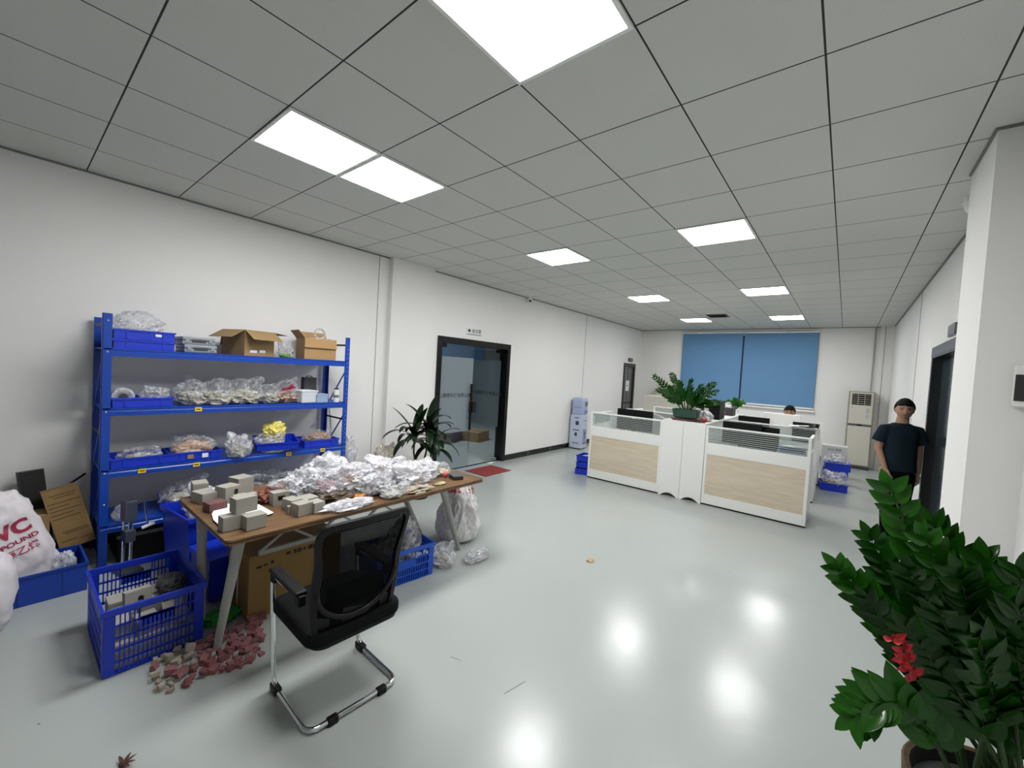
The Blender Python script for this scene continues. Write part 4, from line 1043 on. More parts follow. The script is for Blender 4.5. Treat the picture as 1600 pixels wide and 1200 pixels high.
# local axes: chair faces -X
fp = fillet([(-.10, -CW, .595), (-.27, -CW, .585), (-.20, -CW, .02), (.21, -CW, .02), (.21, CW, .02), (-.20, CW, .02), (-.27, CW, .585), (-.10, CW, .595)], .06, 6)
MB().tube(fp, .0125, 12).build('sled_frame', CHROME, ch, smooth=True)
for (x, y) in ((-.17, -CW), (-.17, CW)): MB().box((x, y, .022), (.08, .034, .036)).build('foot_cap', BLACK, ch, bevel=.006)
for y in (-.12, .14): MB().box((.212, y, .018), (.033, .05, .034)).build('foot_pad', BLACK, ch, bevel=.004)
MB().tube([(-.235, -CW, .40), (-.22, -.15, .405), (-.22, .15, .405), (-.235, CW, .40)], .011, 10).tube([(.1, -.2, .405), (.1, .2, .405)], .011, 8).build('seat_rail', CHROME, ch)
FAB = mat('black_fabric', '060709', .9, spec=.2, bump=.3, bscale=250)
sm = MB().prism(rrect(.245, .245, .07, 6), 'z', .415, .48)
sm.build('seat', FAB, ch, (0, -.012, 0), bevel=.02, seg=3)
MB().prism(rrect(.225, .225, .06, 5), 'z', .395, .416).build('seat_pan', BLACK, ch)
for y in (-CW, CW):
    ar = MB()
    ar.box((-.08, y, .622), (.34, .058, .024)).box((-.235, y, .585), (.045, .034, .06)).box((.075, y, .59), (.05, .04, .055))
    ar.build('armrest', BLACK, ch, bevel=.009, seg=3)
# backrest frame: curved in plan, reclined
def backpt(y, z):
    # x grows (away from the desk) with height, centre bulges back
    u = y/.23
    return Vector((.195+.10*((z-.45)/.55) + .02*(1-u*u)-.015*math.sin((z-.45)/.55*PI), y-.03, z))
out_l = [(-.205, .47), (-.225, .62), (-.222, .80), (-.235, .94), (-.215, 1.0), (-.15, 1.012), (0, 1.015), (.15, 1.012), (.215, 1.0), (.235, .94), (.222, .80), (.225, .62), (.205, .47), (.16, .425), (0, .41), (-.16, .425)]
def smooth_loop(pts, n=4):
    k = len(pts); out = []
    for i in range(k):
        p0, p1, p2, p3 = pts[i-1], pts[i], pts[(i+1) % k], pts[(i+2) % k]
        for j in range(n):
            t_ = j/n
            out.append(tuple(.5*((2*p1[a])+(-p0[a]+p2[a])*t_+(2*p0[a]-5*p1[a]+4*p2[a]-p3[a])*t_*t_+(-p0[a]+3*p1[a]-3*p2[a]+p3[a])*t_**3) for a in (0, 1)))
    return out
lp = smooth_loop(out_l)
pts3 = [backpt(y, z) for y, z in lp]
n_ = len(pts3); fm = MB(); vs = []
cen = (0, .72)
for k, (y, z) in enumerate(lp):
    dy_, dz_ = cen[0]-y, cen[1]-z; L_ = math.hypot(dy_, dz_); wv = .034
    p_in = backpt(y+dy_/L_*wv, z+dz_/L_*wv); p = backpt(y, z)
    vs += [p+Vector((-.012, 0, 0)), p+Vector((.014, 0, 0)), p_in+Vector((.014, 0, 0)), p_in+Vector((-.012, 0, 0))]
fs = []
for k in range(n_):
    a = 4*k; b_ = 4*((k+1) % n_)
    for j in range(4): fs.append((a+j, a+(j+1) % 4, b_+(j+1) % 4, b_+j))
fm.add(vs, fs); fm.build('back_frame', BLACK, ch, bevel=.004)
def sheet_grid(fn, y0, y1, z0, z1, ny, nz, th=.002):
    mb = MB(); vs = []
    for i in range(ny+1):
        for j in range(nz+1):
            y, z = fn(y0+(y1-y0)*i/ny, z0+(z1-z0)*j/nz); vs.append(backpt(y, z))
    mb.add(vs, [(i*(nz+1)+j, (i+1)*(nz+1)+j, (i+1)*(nz+1)+j+1, i*(nz+1)+j+1) for i in range(ny) for j in range(nz)])
    return mb
MESHM = film('black_mesh', '050607', .94, .9, .02, 40); MESHM.node_tree.nodes['Principled BSDF'].inputs['Specular IOR Level'].default_value = .1
sheet_grid(lambda y, z: (y*(1.0 if z > .6 else .97), z), -.212, .212, .44, .995, 12, 16).build('back_mesh', MESHM, ch, smooth=True, fixn=False)
# U shaped lumbar bow and solid lower plates
bow = [backpt(.20*math.cos(a), .68+.17*math.sin(a))+Vector((.006, 0, 0)) for a in [PI+PI*k/20 for k in range(21)]]
MB().tube([p for p in bow], .014, 8).build('lumbar_bow', BLACK, ch, smooth=True)
low = MB()
for (y0, y1) in ((-.2, -.13), (.13, .2), (-.07, .07)):
    low.add([backpt(y0, .43)+Vector((.004, 0, 0)), backpt(y1, .43)+Vector((.004, 0, 0)), backpt(y1, .53)+Vector((.004, 0, 0)), backpt(y0, .56)+Vector((.004, 0, 0)), backpt(y0, .43)-Vector((.008, 0, 0)), backpt(y1, .43)-Vector((.008, 0, 0)), backpt(y1, .53)-Vector((.008, 0, 0)), backpt(y0, .56)-Vector((.008, 0, 0))],
            [(0, 1, 2, 3), (7, 6, 5, 4), (0, 4, 5, 1), (1, 5, 6, 2), (2, 6, 7, 3), (3, 7, 4, 0)])
low.bx(.13, .22, -.09, .09, .40, .43)
low.build('back_bracket', BLACK, ch)
sheet_grid(lambda y, z: (y, z), -.15, .15, .56, .68, 8, 6).build('lumbar_pad', mat('lumbar_fabric', '0b0c0e', .8), ch, (-.012, 0, 0), smooth=True, fixn=False)

# ================================================================= PLANTS
def leaf_mb(mb, base, d, up_, L_, W_, droop=.15, fold=.12, n=6):
    """pointed oval leaf: base point, direction, upper normal"""
    d = Vector(d).normalized(); s_ = d.cross(Vector(up_)); 
    if s_.length < 1e-3: s_ = d.cross(Vector((1, 0, 0)))
    s_.normalize(); u_ = s_.cross(d); vs = []; base = Vector(base)
    for i in range(n+1):
        t_ = i/n; wv = W_*math.sin(PI*min(1, t_**.85))**.75 if 0 < t_ < 1 else 0.002
        c = base+d*(L_*t_)-u_*(droop*L_*t_*t_)
        vs += [c-s_*wv/2+u_*fold*wv, c, c+s_*wv/2+u_*fold*wv]
    fs = []
    for i in range(n):
        a = 3*i; fs += [(a, a+1, a+4, a+3), (a+1, a+2, a+5, a+4)]
    mb.add(vs, fs)
def bez(p0, p1, p2, n):
    return [p0*(1-t)**2+p1*2*t*(1-t)+p2*t*t for t in [k/n for k in range(n+1)]]
LEAFM = mat('zz_leaf', '235a10', .19, nscale=7, namt=.4, spec=.35)
LEAFD = mat('zz_leaf_dark', '17420c', .19, nscale=7, namt=.35, spec=.25)
STEMM = mat('zz_stem', '2f4a1c', .5)
def zz_frond(base, mid, tip, pairs, L_, W_, parent, org, M, seed, t0=.3):
    r = random.Random(seed); P = bez(Vector(base), Vector(mid), Vector(tip), 24)
    P = [p-org for p in P]
    sb = MB(); sb.tube(P[::3], [.009*(1-.75*k/8) for k in range(len(P[::3]))], 7)
    lf = MB()
    viewn = Vector((r.uniform(-.8, .3), -1, r.uniform(.2, 1.0))).normalized()
    for k in range(pairs):
        t_ = t0+(1-t0)*k/(pairs-1); i = min(23, int(t_*24)); p = P[i].lerp(P[i+1], t_*24-i) if i < 24 else P[24]
        tg = (P[min(24, i+1)]-P[max(0, i-1)]).normalized()
        nrm = (viewn-tg*viewn.dot(tg)).normalized(); side = tg.cross(nrm)
        sc = .75+.5*math.sin(PI*min(1, .15+.8*t_)) if k < pairs-1 else .8
        for sg in (-1, 1):
            d_ = side*sg*r.uniform(.7, 1.0)+tg*r.uniform(.75, 1.15)+nrm*r.uniform(-.1, .5)
            leaf_mb(lf, p, d_, nrm+side*sg*-.2, L_*sc*r.uniform(.9, 1.1), W_*sc*r.uniform(.9, 1.1), droop=r.uniform(.05, .3), fold=r.uniform(.12, .28))
    leaf_mb(lf, P[-1], P[-1]-P[-3], viewn, L_*.9, W_*.8)
    st = sb.build('stem', STEMM, parent, smooth=True)
    lf.build('leaflets', M, st, smooth=True, fixn=False)
    return st
PC = Vector((.46, 1.93, 0)); PR = .225
pot = thing('potted_plant', 'large glossy-leaved potted plant with a red ribbon, right foreground', 'potted plant', tuple(PC))
POTM = mat('mottled_pot', '4d4028', .6, spec=.2, nscale=14, namt=.9, bump=.5, bscale=20)
POTG = mat('pot_glaze_grey', '55565a', .35)
MB().loft([(0, 0, 0, .15, .15), (0, 0, .03, .165, .165), (0, 0, .25, .205, .205), (0, 0, .44, .222, .222)], 40).build('pot_body', POTG, pot, smooth=False)
MB().loft([(0, 0, .40, .223, .223), (0, 0, .44, .228, .228), (0, 0, .50, .232, .232), (0, 0, .505, .226, .226), (0, 0, .50, .212, .212)], 40, cap=False).build('pot_rim', POTM, pot)
MB().loft([(0, 0, .50, .213, .213), (0, 0, .40, .2, .2)], 40, cap=False).build('pot_inside', mat('pot_inner', '12100e', .7), pot)
MB().cyl((0, 0, .38), .2, .03, 32).build('soil', mat('dark_soil', '0a0806', .95, spec=.05, bump=1, bscale=40), pot)
fr_def = [  # tip pixel, Y of tip, lift of the middle, pairs, leaflet length and width
 ((1392, 768), 1.95, .10, 16, .088, .048), ((1314, 893), 1.90, .09, 16, .088, .046), ((1362, 845), 2.05, .10, 14, .085, .044),
 ((1462, 826), 2.05, .26, 13, .095, .036), ((1450, 850), 1.90, .12, 15, .085, .046), ((1425, 900), 1.75, .10, 14, .08, .045),
 ((1540, 880), 2.0, .12, 13, .09, .05), ((1556, 935), 1.80, .14, 13, .085, .046), ((1500, 905), 1.75, .12, 14, .085, .045), ((1598, 905), 1.9, .12, 12, .09, .045),
 ((1592, 955), 1.7, .1, 12, .095, .032), ((1470, 960), 1.66, .1, 12, .08, .044), ((1360, 945), 1.8, .05, 13, .08, .040),
 ((1590, 1010), 1.68, .08, 11, .085, .045), ((1530, 1000), 1.62, .08, 11, .08, .045), ((1420, 985), 1.72, .06, 11, .08, .042)]
bx_ = random.Random(4)
for k, ((px, py), Yt, lift, prs, Lf, Wf) in enumerate(fr_def):
    tip = onY(px, py, Yt); a = bx_.uniform(0, 2*PI); base = PC+Vector((.08*math.cos(a), .08*math.sin(a), .46))
    mid = base.lerp(tip, .45)+Vector((0, 0, lift))
    zz_frond(base, mid, tip, prs, Lf, Wf, pot, PC, LEAFM if k in (0, 1, 4) else LEAFD, 60+k, .30 if k < 8 else .48)
# low frond hanging over the rim, wide fan
tip = onY(1338, 1118, 1.80); base = PC+Vector((-.1, -.05, .47)); mid = onY(1440, 1045, 1.85)
zz_frond(base, mid, tip, 15, .10, .05, pot, PC, LEAFM, 99, .25)
# red ribbon flower
rb = MB(); rr_ = random.Random(3)
q = onY(1411, 1022, 1.66)-PC
for k in range(26):
    c = q+Vector((rr_.uniform(-.014, .014), rr_.uniform(-.015, .015), 0))+Vector((.45, 0, -1)).normalized()*rr_.uniform(-.055, .055)
    leaf_mb(rb, c, (rr_.uniform(-1, 1), rr_.uniform(-1, .2), rr_.uniform(-1, 1)), (0, -1, .3), .025, .017, .5, .3, 4)
rb.build('red_ribbon', mat('red_ribbon', 'b0141e', .35), pot, smooth=True, fixn=False)
tag(MB().loft([(0, 0, 0, .06, .06), (0, 0, .18, .075, .075), (0, 0, .185, .07, .07)], 20).build('white_pot', WHITE, None, (.62, 2.35, 0)), 'small white pot on the floor behind the large foreground plant', 'pot') if False else None

# plant on the cabinets
def small_zz(pc, name, label, scale, fr, seed, cat='potted plant', M=LEAFM):
    t = thing(name, label, cat, tuple(pc))
    r = random.Random(seed)
    for k, (dx, dy, dz) in enumerate(fr):
        base = pc+Vector((dx*.12, dy*.12, .1*scale)); tip = pc+Vector((dx, dy, dz)); mid = base.lerp(tip, .5)+Vector((0, 0, .08*scale))
        zz_frond(base, mid, tip, 10, .078*scale, .034*scale, t, pc, M, seed+k, .28)
    return t
def cab_plant():
    pc = Vector((-1.83, 6.42, 1.15))
    fr = [(-.50, 0, .58), (-.42, -.02, .38), (-.25, .02, .62), (-.1, -.04, .50), (.02, .05, .55), (.18, 0, .48), (.38, -.02, .42), (.33, .05, .52), (-.3, .1, .42), (.1, -.1, .36), (.25, -.08, .3), (-.18, -.12, .34), (0, .1, .42), (.42, .0, .26)]
    t = small_zz(pc, 'potted_plant', 'bushy plant in a rectangular green pot on the white cabinets', 1.0, fr, 400, M=LEAFD)
    GP = mat('green_glaze', '2c4a3e', .3)
    MB().loft([(0, 0, 0, .15, .09), (0, 0, .015, .17, .105), (0, 0, .12, .19, .12), (0, 0, .13, .19, .12), (0, 0, .13, .17, .10), (0, 0, .1, .165, .098)], 28, p=5).build('pot', GP, t)
    MB().bx(-.15, .15, -.085, .085, .09, .105).build('soil', mat('soil', '1b1611', .95), t)
    return t
# counter top height set below

# dracaena behind the desk
dp = Vector((-4.25, 3.42, 0))
dr = thing('potted_plant', 'tall strap-leaved plant in a dark pot behind the desk', 'potted plant', tuple(dp))
MB().loft([(0, 0, 0, .13, .13), (0, 0, .40, .18, .18), (0, 0, .44, .19, .19), (0, 0, .44, .17, .17), (0, 0, .40, .165, .165)], 28).build('pot', mat('dark_red_pot', '2c1614', .3), dr)
MB().cyl((0, 0, .39), .16, .02, 20).build('soil', mat('soil2', '1a140f', .95), dr)
DL = mat('dracaena_leaf', '10230f', .3, spec=.15, nscale=5, namt=.3)
def strap(mb, base, d, L_, W_, droop, n=10):
    d = Vector(d).normalized(); s_ = d.cross(Vector((0, 0, 1))).normalized(); vs = []; p = Vector(base); dd = d.copy()
    for i in range(n+1):
        t_ = i/n; wv = W_*(math.sin(PI*min(1, .12+.88*t_))**.6) if t_ < 1 else .002
        u_ = s_.cross(dd)
        vs += [p-s_*wv/2+u_*wv*.12, p, p+s_*wv/2+u_*wv*.12]
        p = p+dd*(L_/n); dd = (dd+Vector((0, 0, -1))*droop*(1/n)*(.5+1.5*t_)).normalized()
    fs = []
    for i in range(n): a = 3*i; fs += [(a, a+1, a+4, a+3), (a+1, a+2, a+5, a+4)]
    mb.add(vs, fs)
rd = random.Random(12)
for (ox, oy, hgt, nl) in ((-.03, -.08, .84, 15), (.05, .06, .92, 15), (.0, .22, .72, 11)):
    st = MB().tube([(ox*.5, oy*.5, .39), (ox, oy, .6), (ox, oy, hgt)], [.014, .012, .012], 8).build('stem', mat('brown_stem', '3a2a1c', .7), dr)
    lf = MB()
    for k in range(nl):
        a = k*2.4+rd.uniform(-.3, .3); el = .15+1.0*(k/nl)
        strap(lf, (ox, oy, hgt-.12+.14*k/nl), (math.cos(a)*math.cos(el), math.sin(a)*math.cos(el), math.sin(el)), rd.uniform(.36, .50), rd.uniform(.085, .11), rd.uniform(1.1, 2.4) if el < .9 else rd.uniform(.2, .8))
    lf.build('leaves', DL, st, smooth=True, fixn=False)

# ================================================================= MAT, DEBRIS
mt = [onZ(x, y, 0) for x, y in ((727, 736), (764, 727), (799, 735), (758, 745))]
tag(MB().bx(-.235, .235, -.325, .325, 0, .008).build('door_mat', mat('red_mat', '7d2420', .9, nscale=60, namt=.2), None, (-4.60, 5.17, 0)), 'dark red door mat on the floor in front of the glass door', 'mat')
tag(MB().bx(-.05, .05, -.12, .12, 0, .003).build('paper_scrap', PAPER, None, tuple(onZ(767, 722, 0)), rot=(0, 0, .3)), 'white paper strip on the floor at the foot of the glass door', 'paper')
tag(crumple_mb(.035, .05, .015, 71, 3, .7, 0).build('debris', mat('tan_scrap', 'b09a7a', .7, nscale=60, namt=.5), None, tuple(onZ(922, 876, 0)), fixn=False), 'small tan scrap alone in the middle of the floor', 'scrap')
q = onZ(192, 1197, 0)
t = MB()
for a in (0.3, .9, 1.7, 2.4, 3.3): leaf_mb(t, (0, 0, .008), (math.cos(a), math.sin(a), .35), (0, 0, 1), .045, .014, .1)
t.ball((0, 0, .01), .014, 8, 6); tag(t.build('dry_leaf', mat('dry_brown', '4a3024', .8), None, tuple(q), fixn=False), 'dry brown leaf scrap on the floor at the bottom left edge', 'leaf')
SCR = mat('scuff_line', '6e736f', .6)
for k, (pa, pb_) in enumerate((((788, 1084), (820, 1065)), ((704, 1026), (720, 1032)))):
    a = onZ(*pa, .0005); b_ = onZ(*pb_, .0005)
    tag(MB().bar(a, b_, .004, .0008).build('floor_scuff', SCR), ('thin grey scuff on the floor at the lower middle' if k == 0 else 'short scuff on the floor right of the chair'), 'scuff')

# ================================================================= WORKSTATIONS
OAK = mat('light_oak', 'b3a084', .5); woodgrain(OAK, 'cdbfa8', 'dacdb8', (1.2, 14, 14))
GLP = glassmat('partition_glass', (.82, .86, .86))
STRP = film('glass_stripe', 'c9cfcf', .5, .4, 0)
def partition(label, x0, x1, y, oak=True, h=1.11):
    t = thing('desk_partition', label, 'partition', (x0, y, 0), 0, 'white desk partitions of the workstation cluster')
    w_ = x1-x0; th = .02
    f = MB().bx(0, .035, -th, th, .02, h).bx(w_-.035, w_, -th, th, .02, h).bx(.035, w_-.035, -th, th, h-.022, h).bx(.035, w_-.035, -th, th, .715, .875).bx(.035, w_-.035, -th, th, .02, .15)
    f.build('frame', WHITE, t, bevel=.003)
    MB().bx(.035, w_-.035, -.014, .014, .15, .715).build('wood_panel', OAK if oak else WHITE, t)
    g = MB().bx(.035, w_-.035, -.003, .003, .875, h-.022).build('glass', GLP, t)
    s_ = MB(); z = .885
    while z < h-.03: s_.bx(.036, w_-.036, -.0045, -.0035, z, z+.011); z += .026
    s_.build('stripes', STRP, g)
    MB().bx(0, w_, -.015, .015, 0, .02).build('foot_strip', BLACK, t)
    return t
X0, X1, X2, X3 = -3.29, -2.09, -1.485, -.28
R = [6.22, 7.65, 9.1]
LB = {(0, 0): 'white and oak partition at the front left of the workstations, beside the blue trays', (0, 1): 'white and oak partition at the front right of the workstations, nearest the camera',
      (1, 0): 'second row partition on the left side of the workstations', (1, 1): 'second row partition on the right side of the workstations',
      (2, 0): 'rear partition on the left side of the workstations', (2, 1): 'rear partition on the right side of the workstations, nearest the window'}
for r_i, y in enumerate(R):
    partition(LB[(r_i, 0)], X0, X1, y); partition(LB[(r_i, 1)], X2, X3, y)
def side_part(label, x, y0, y1, h=1.09):
    t = thing('desk_partition', label, 'partition', (x, y0, 0), 0, 'white desk partitions of the workstation cluster')
    L_ = y1-y0; th = .018
    MB().bx(-th, th, 0, .035, .02, h).bx(-th, th, L_-.035, L_, .02, h).bx(-th, th, .035, L_-.035, h-.022, h).bx(-th, th, .035, L_-.035, .02, .9).build('frame', WHITE, t, bevel=.003)
    MB().bx(-.003, .003, .035, L_-.035, .9, h-.022).build('glass', GLP, t); return t
side_part('white side screen at the right flank of the front workstation', X3-.02, R[0]+.025, R[0]+.72)
side_part('white side screen at the right flank of the second workstation', X3-.02, R[1]+.025, R[1]+.72)
side_part('white side screen at the left flank of the front workstation', X0+.02, R[0]+.025, R[0]+.72)
side_part('white side screen at the left flank of the second workstation', X0+.02, R[1]+.025, R[1]+.72)
def workdesk(label, x0, x1, y0, y1):
    t = thing('work_desk', label, 'desk', ((x0+x1)/2, (y0+y1)/2, 0), 0, 'white work desks inside the partitions')
    hx_, hy_ = (x1-x0)/2, (y1-y0)/2
    MB().bx(-hx_, hx_, -hy_, hy_, .72, .745).build('desktop', WHITE, t)
    for sx in (-1, 1): MB().bx(min(sx*hx_, sx*(hx_-.03)), max(sx*hx_, sx*(hx_-.03)), -hy_, hy_, 0, .72).build('side_panel', WHITE, t)
for (x0, x1, sd) in ((X0+.05, X1-.02, 'left'), (X2+.02, X3-.05, 'right')):
    workdesk('white desktop behind the front %s partition' % sd, x0, x1, R[0]+.03, R[0]+.62)
    workdesk('white desktop behind the second %s partition' % sd, x0, x1, R[1]+.03, R[1]+.62)
# cabinets with scalloped feet
def cabinet(label, x0, x1, y0, y1, h=1.13, scal=True):
    t = thing('storage_cabinet', label, 'cabinet', (x0, y0, 0), 0, 'white cabinets between the workstations')
    w_ = x1-x0
    poly = [(0, h-.02), (0, 0), (.03, 0)]
    n = 12
    if scal:
        poly += [(.03+(w_-.06)*k/n, .055*math.sin(PI*k/n)**.8) for k in range(1, n)]
    poly += [(w_-.03, 0), (w_, 0), (w_, h-.02)]
    MB().prism(poly, 'y', 0, .018).build('end_board', WHITE, t)
    MB().bx(.004, w_-.004, .018, y1-y0, .06, h-.02).build('cabinet_body', WHITE, t)
    MB().bx(0, w_, 0, y1-y0, h-.02, h).build('cabinet_top', WHITE, t)
    return t
XM = (X1+X2)/2
cabinet('left white end cabinet with a scalloped foot between the front partitions', X1+.004, XM-.002, R[0]-.03, 7.4)
cabinet('right white end cabinet with a scalloped foot between the front partitions', XM+.002, X2-.004, R[0]-.03, 7.4)
cabinet('rear left white cabinet in the middle row of the workstations', X1+.004, XM-.002, 7.41, 9.1)
cabinet('rear right white cabinet in the middle row of the workstations', XM+.002, X2-.004, 7.41, 9.1)
CT = 1.13
pl = cab_plant(); pl.location.z = CT+.035
t = thing('plant_tray', 'dark red wooden stand under the rectangular green pot', 'tray', (-1.80, 6.42, CT))
MB().bx(-.22, .25, -.12, .12, .012, .028).build('tray_board', mat('maroon_wood', '4a1814', .35), t, bevel=.004)
for sx in (-.18, .2): MB().bx(sx-.015, sx+.015, -.1, .1, 0, .012).build('foot', mat('maroon_foot', '35110e', .4), t)
q = onZ(1103, 661, CT)
tag(MB().ball((0, 0, .035), .036, 14, 10, (1, 1, .95)).tube([(0, 0, .065), (.004, 0, .085)], .004, 6).build('red_ornament', mat('red_gloss', '9c1420', .25), None, (-1.555, 6.36, CT), smooth=True), 'small red ball ornament beside the green pot', 'ornament')
bag('white plastic bag with pink print on the cabinets behind the green pot', (-1.62, 6.66, CT), (.26, .3, .15), 81, mat('white_bag', 'd6d4d6', .4, nscale=8, namt=.05), ears=2, sub=4)
# monitors
def monitor(label, x, y, w_, h_, z, rz=0, sticker=True, grp='black monitors in the workstations'):
    t = thing('computer_monitor', label, 'monitor', (x, y, z), rz, grp)
    MB().bx(-w_/2, w_/2, -.02, .015, .10, .10+h_).build('housing', BLACK, t, bevel=.006)
    MB().bx(-w_/2+.012, w_/2-.012, .0155, .017, .112, .10+h_-.012).build('screen', mat('screen', '0a0b0d', .15), t)
    MB().bx(-.03, .03, -.03, -.01, .0, .2).build('stand', BLACK, t); MB().bx(-.11, .11, -.09, .07, 0, .012).build('stand_base', BLACK, t)
    if sticker: MB().bx(-.04, .02, -.0215, -.02, .10+h_*.55, .10+h_*.67).build('sticker', PAPER, t)
    return t
monitor('large black monitor behind the front left glass strip, small white label', -2.70, 6.62, .60, .34, .745, .05)
monitor('left black monitor behind the front right glass strip', -1.12, 6.66, .50, .32, .745, -.05, False)
monitor('right black monitor behind the front right glass strip', -.83, 6.70, .34, .30, .745, -.25, False)
monitor('left black monitor in the second right workstation', -1.18, 8.0, .46, .33, .745, 0, False)
monitor('right black monitor under the rolled papers, second right workstation', -.46, 7.98, .34, .32, .745, 0, False)
wm = thing('computer_monitor', 'white-backed monitor hiding the lower face of the seated person', 'monitor', (-.80, 8.12, .745), 0)
MB().bx(-.26, .26, -.012, .012, .10, .52).build('housing', WHITE, wm, bevel=.01)
MB().bx(-.03, .03, .0, .02, 0, .2).bx(-.1, .1, -.07, .09, 0, .01).build('stand', WHITE, wm)
# blue folders behind front right glass
FB = mat('folder_blue', '1f4484', .5); FW = mat('folder_grey', '9aa3b0', .5)
for k in range(5):
    tag(MB().bx(-.14, .14, -.1, .1, 0, .034).bx(-.135, .13, -.103, .09, .004, .03).build('document_folder', FB if k % 2 == 0 else FW, None, (-.49+.01*(k % 2), 6.42, .746+.036*k), rot=(0, 0, .04*(k-2))), ['lowest blue folder in the stack behind the front right glass', 'second grey folder from the bottom of the stack behind the glass', 'middle blue folder of the stack behind the glass', 'fourth grey folder of the stack behind the glass', 'top blue folder of the stack behind the glass'][k], 'folder', 'document folders stacked in the front right workstation')
t = tag(MB().box((0, 0, .004), (.26, .19, .004), (0, .06, .1)).box((.02, .0, .02), (.24, .19, .003), (0, -.1, -.15)).build('loose_papers', PAPER, None, (-.46, 6.43, .94)), 'loose white papers on top of the folder stack', 'papers')
# papers bridging the rear screens
t = thing('rolled_papers', 'rolled and folded white papers lying on the rear right partitions', 'papers', (-.47, 7.655, 1.112))
MB().box((0, 0, .008), (.36, .20, .004), (0, .03, .1)).box((-.02, .02, .025), (.30, .18, .004), (0, -.08, -.1)).build('sheets', PAPER, t)
MB().tube([(.10, -.09, .045), (.12, .1, .045)], .03, 14).build('roll', mat('roll_paper', '2a2c30', .5), t)
MB().tube([(-.05, -.02, .018), (.12, .04, .022)], .012, 8).build('dark_edge', BLACK, t)
# black printer, white objects on the rear cabinets
t = thing('desktop_printer', 'black cube printer standing on the cabinets behind the green pot', 'printer', (-1.74, 7.25, CT), 0)
MB().bx(-.22, .22, -.16, .20, 0, .30).build('casing', BLACK, t, bevel=.01)
MB().bx(-.185, .06, -.165, -.16, .02, .17).build('front_panel', PAPER, t); MB().bx(-.16, .2, -.163, -.16, .19, .28).build('dark_window', BLACK_GLOSS, t)
MB().ball((-.03, -.17, .15), .03, 10, 8, (1, .4, 1)).build('fan_knob', DKGREY, t)
t = thing('tissue_box', 'dark tissue box with white tissue on the rear cabinets', 'box', (-1.64, 8.35, CT))
MB().bx(-.09, .09, -.12, .12, 0, .14).build('box_body', mat('dark_brown_box', '2c2624', .5), t, bevel=.005); crumple_mb(.05, .05, .05, 91, 3, .6, 1).build('tissue', PAPER, t, (0, 0, .14), fixn=False)
bag('white film bag heaped on the rear cabinets left of the small plant', (-1.82, 8.9, CT), (.3, .35, .2), 82, FILM_W, ears=1, sub=4)
tag(MB().loft([(0, 0, 0, .03, .03), (0, 0, .07, .032, .032), (0, 0, .10, .012, .012), (0, 0, .12, .012, .012)], 14).build('glass_bottle', mat('pinkish_white', 'd8c9c6', .3), None, (-1.72, 7.75, CT)), 'small white bottle on the cabinets right of the black printer', 'bottle')
tag(MB().loft([(0, 0, 0, .035, .035), (0, 0, .09, .04, .04)], 14).build('paper_cup', PAPER, None, (-1.66, 7.95, CT)), 'white paper cup on the cabinets before the tissue box', 'cup')
sp = small_zz(Vector((-1.66, 9.0, CT)), 'potted_plant', 'small round green plant in a white pot on the rear cabinets', .8, [(-.14, 0, .22), (.14, 0, .22), (0, -.05, .28), (.08, .08, .26), (-.08, -.1, .2), (.1, -.1, .18), (0, .1, .2)], 500)
MB().loft([(0, 0, 0, .05, .05), (0, 0, .08, .065, .065), (0, 0, .085, .055, .055)], 16).build('pot', WHITE, sp)
# office chairs inside: pale chair back, dark chair
def backchair(label, x, y, rz, M, top=1.05, wd=.46):
    t = thing('office_chair', label, 'chair', (x, y, 0), rz, 'swivel chairs inside the workstations')
    mb = MB(); vs = []; ny, nz = 10, 8
    for s_ in (0, 1):
        for i in range(ny+1):
            for j in range(nz+1):
                u_ = -1+2*i/ny; z = .55+(top-.55)*j/nz; wv = wd/2*(1-.25*(j/nz)**3)
                zt = z-(.05*u_*u_ if j == nz else 0)
                vs.append((u_*wv, .22-.06*u_*u_+s_*.03, zt))
    n = (ny+1)*(nz+1)
    fs = [(i*(nz+1)+j, (i+1)*(nz+1)+j, (i+1)*(nz+1)+j+1, i*(nz+1)+j+1) for i in range(ny) for j in range(nz)]
    fs += [tuple(k+n for k in reversed(f)) for f in fs[:]]
    for i in range(ny): fs.append((i*(nz+1)+nz, (i+1)*(nz+1)+nz, n+(i+1)*(nz+1)+nz, n+i*(nz+1)+nz)); fs.append((i*(nz+1), n+i*(nz+1), n+(i+1)*(nz+1), (i+1)*(nz+1)))
    mb.add(vs, fs); mb.build('backrest', M, t, smooth=False)
    MB().prism(rrect(.24, .24, .08), 'z', .42, .49).build('seat', M, t, bevel=.015)
    MB().cyl((0, 0, .08), .025, .34, 12).build('gas_column', BLACK, t)
    for k in range(5):
        a = 2*PI*k/5; MB().bar((0, 0, .09), (.28*math.cos(a), .28*math.sin(a), .06), .04, .025).cyl((.28*math.cos(a), .28*math.sin(a), 0), .025, .05, 10).build('leg', BLACK, t)
    MB().bar((0, .18, .44), (0, .245, .60), .05, .012).build('back_support', BLACK, t)
    return t
backchair('pale grey swivel chair seen above the front left partition', -2.48, 7.16, PI*.95, mat('pale_grey_fabric', 'b9bab6', .7), 1.13)
backchair('dark swivel chair in the front right workstation', -.95, 7.22, PI, mat('dark_fabric', '22252a', .8), 1.06)
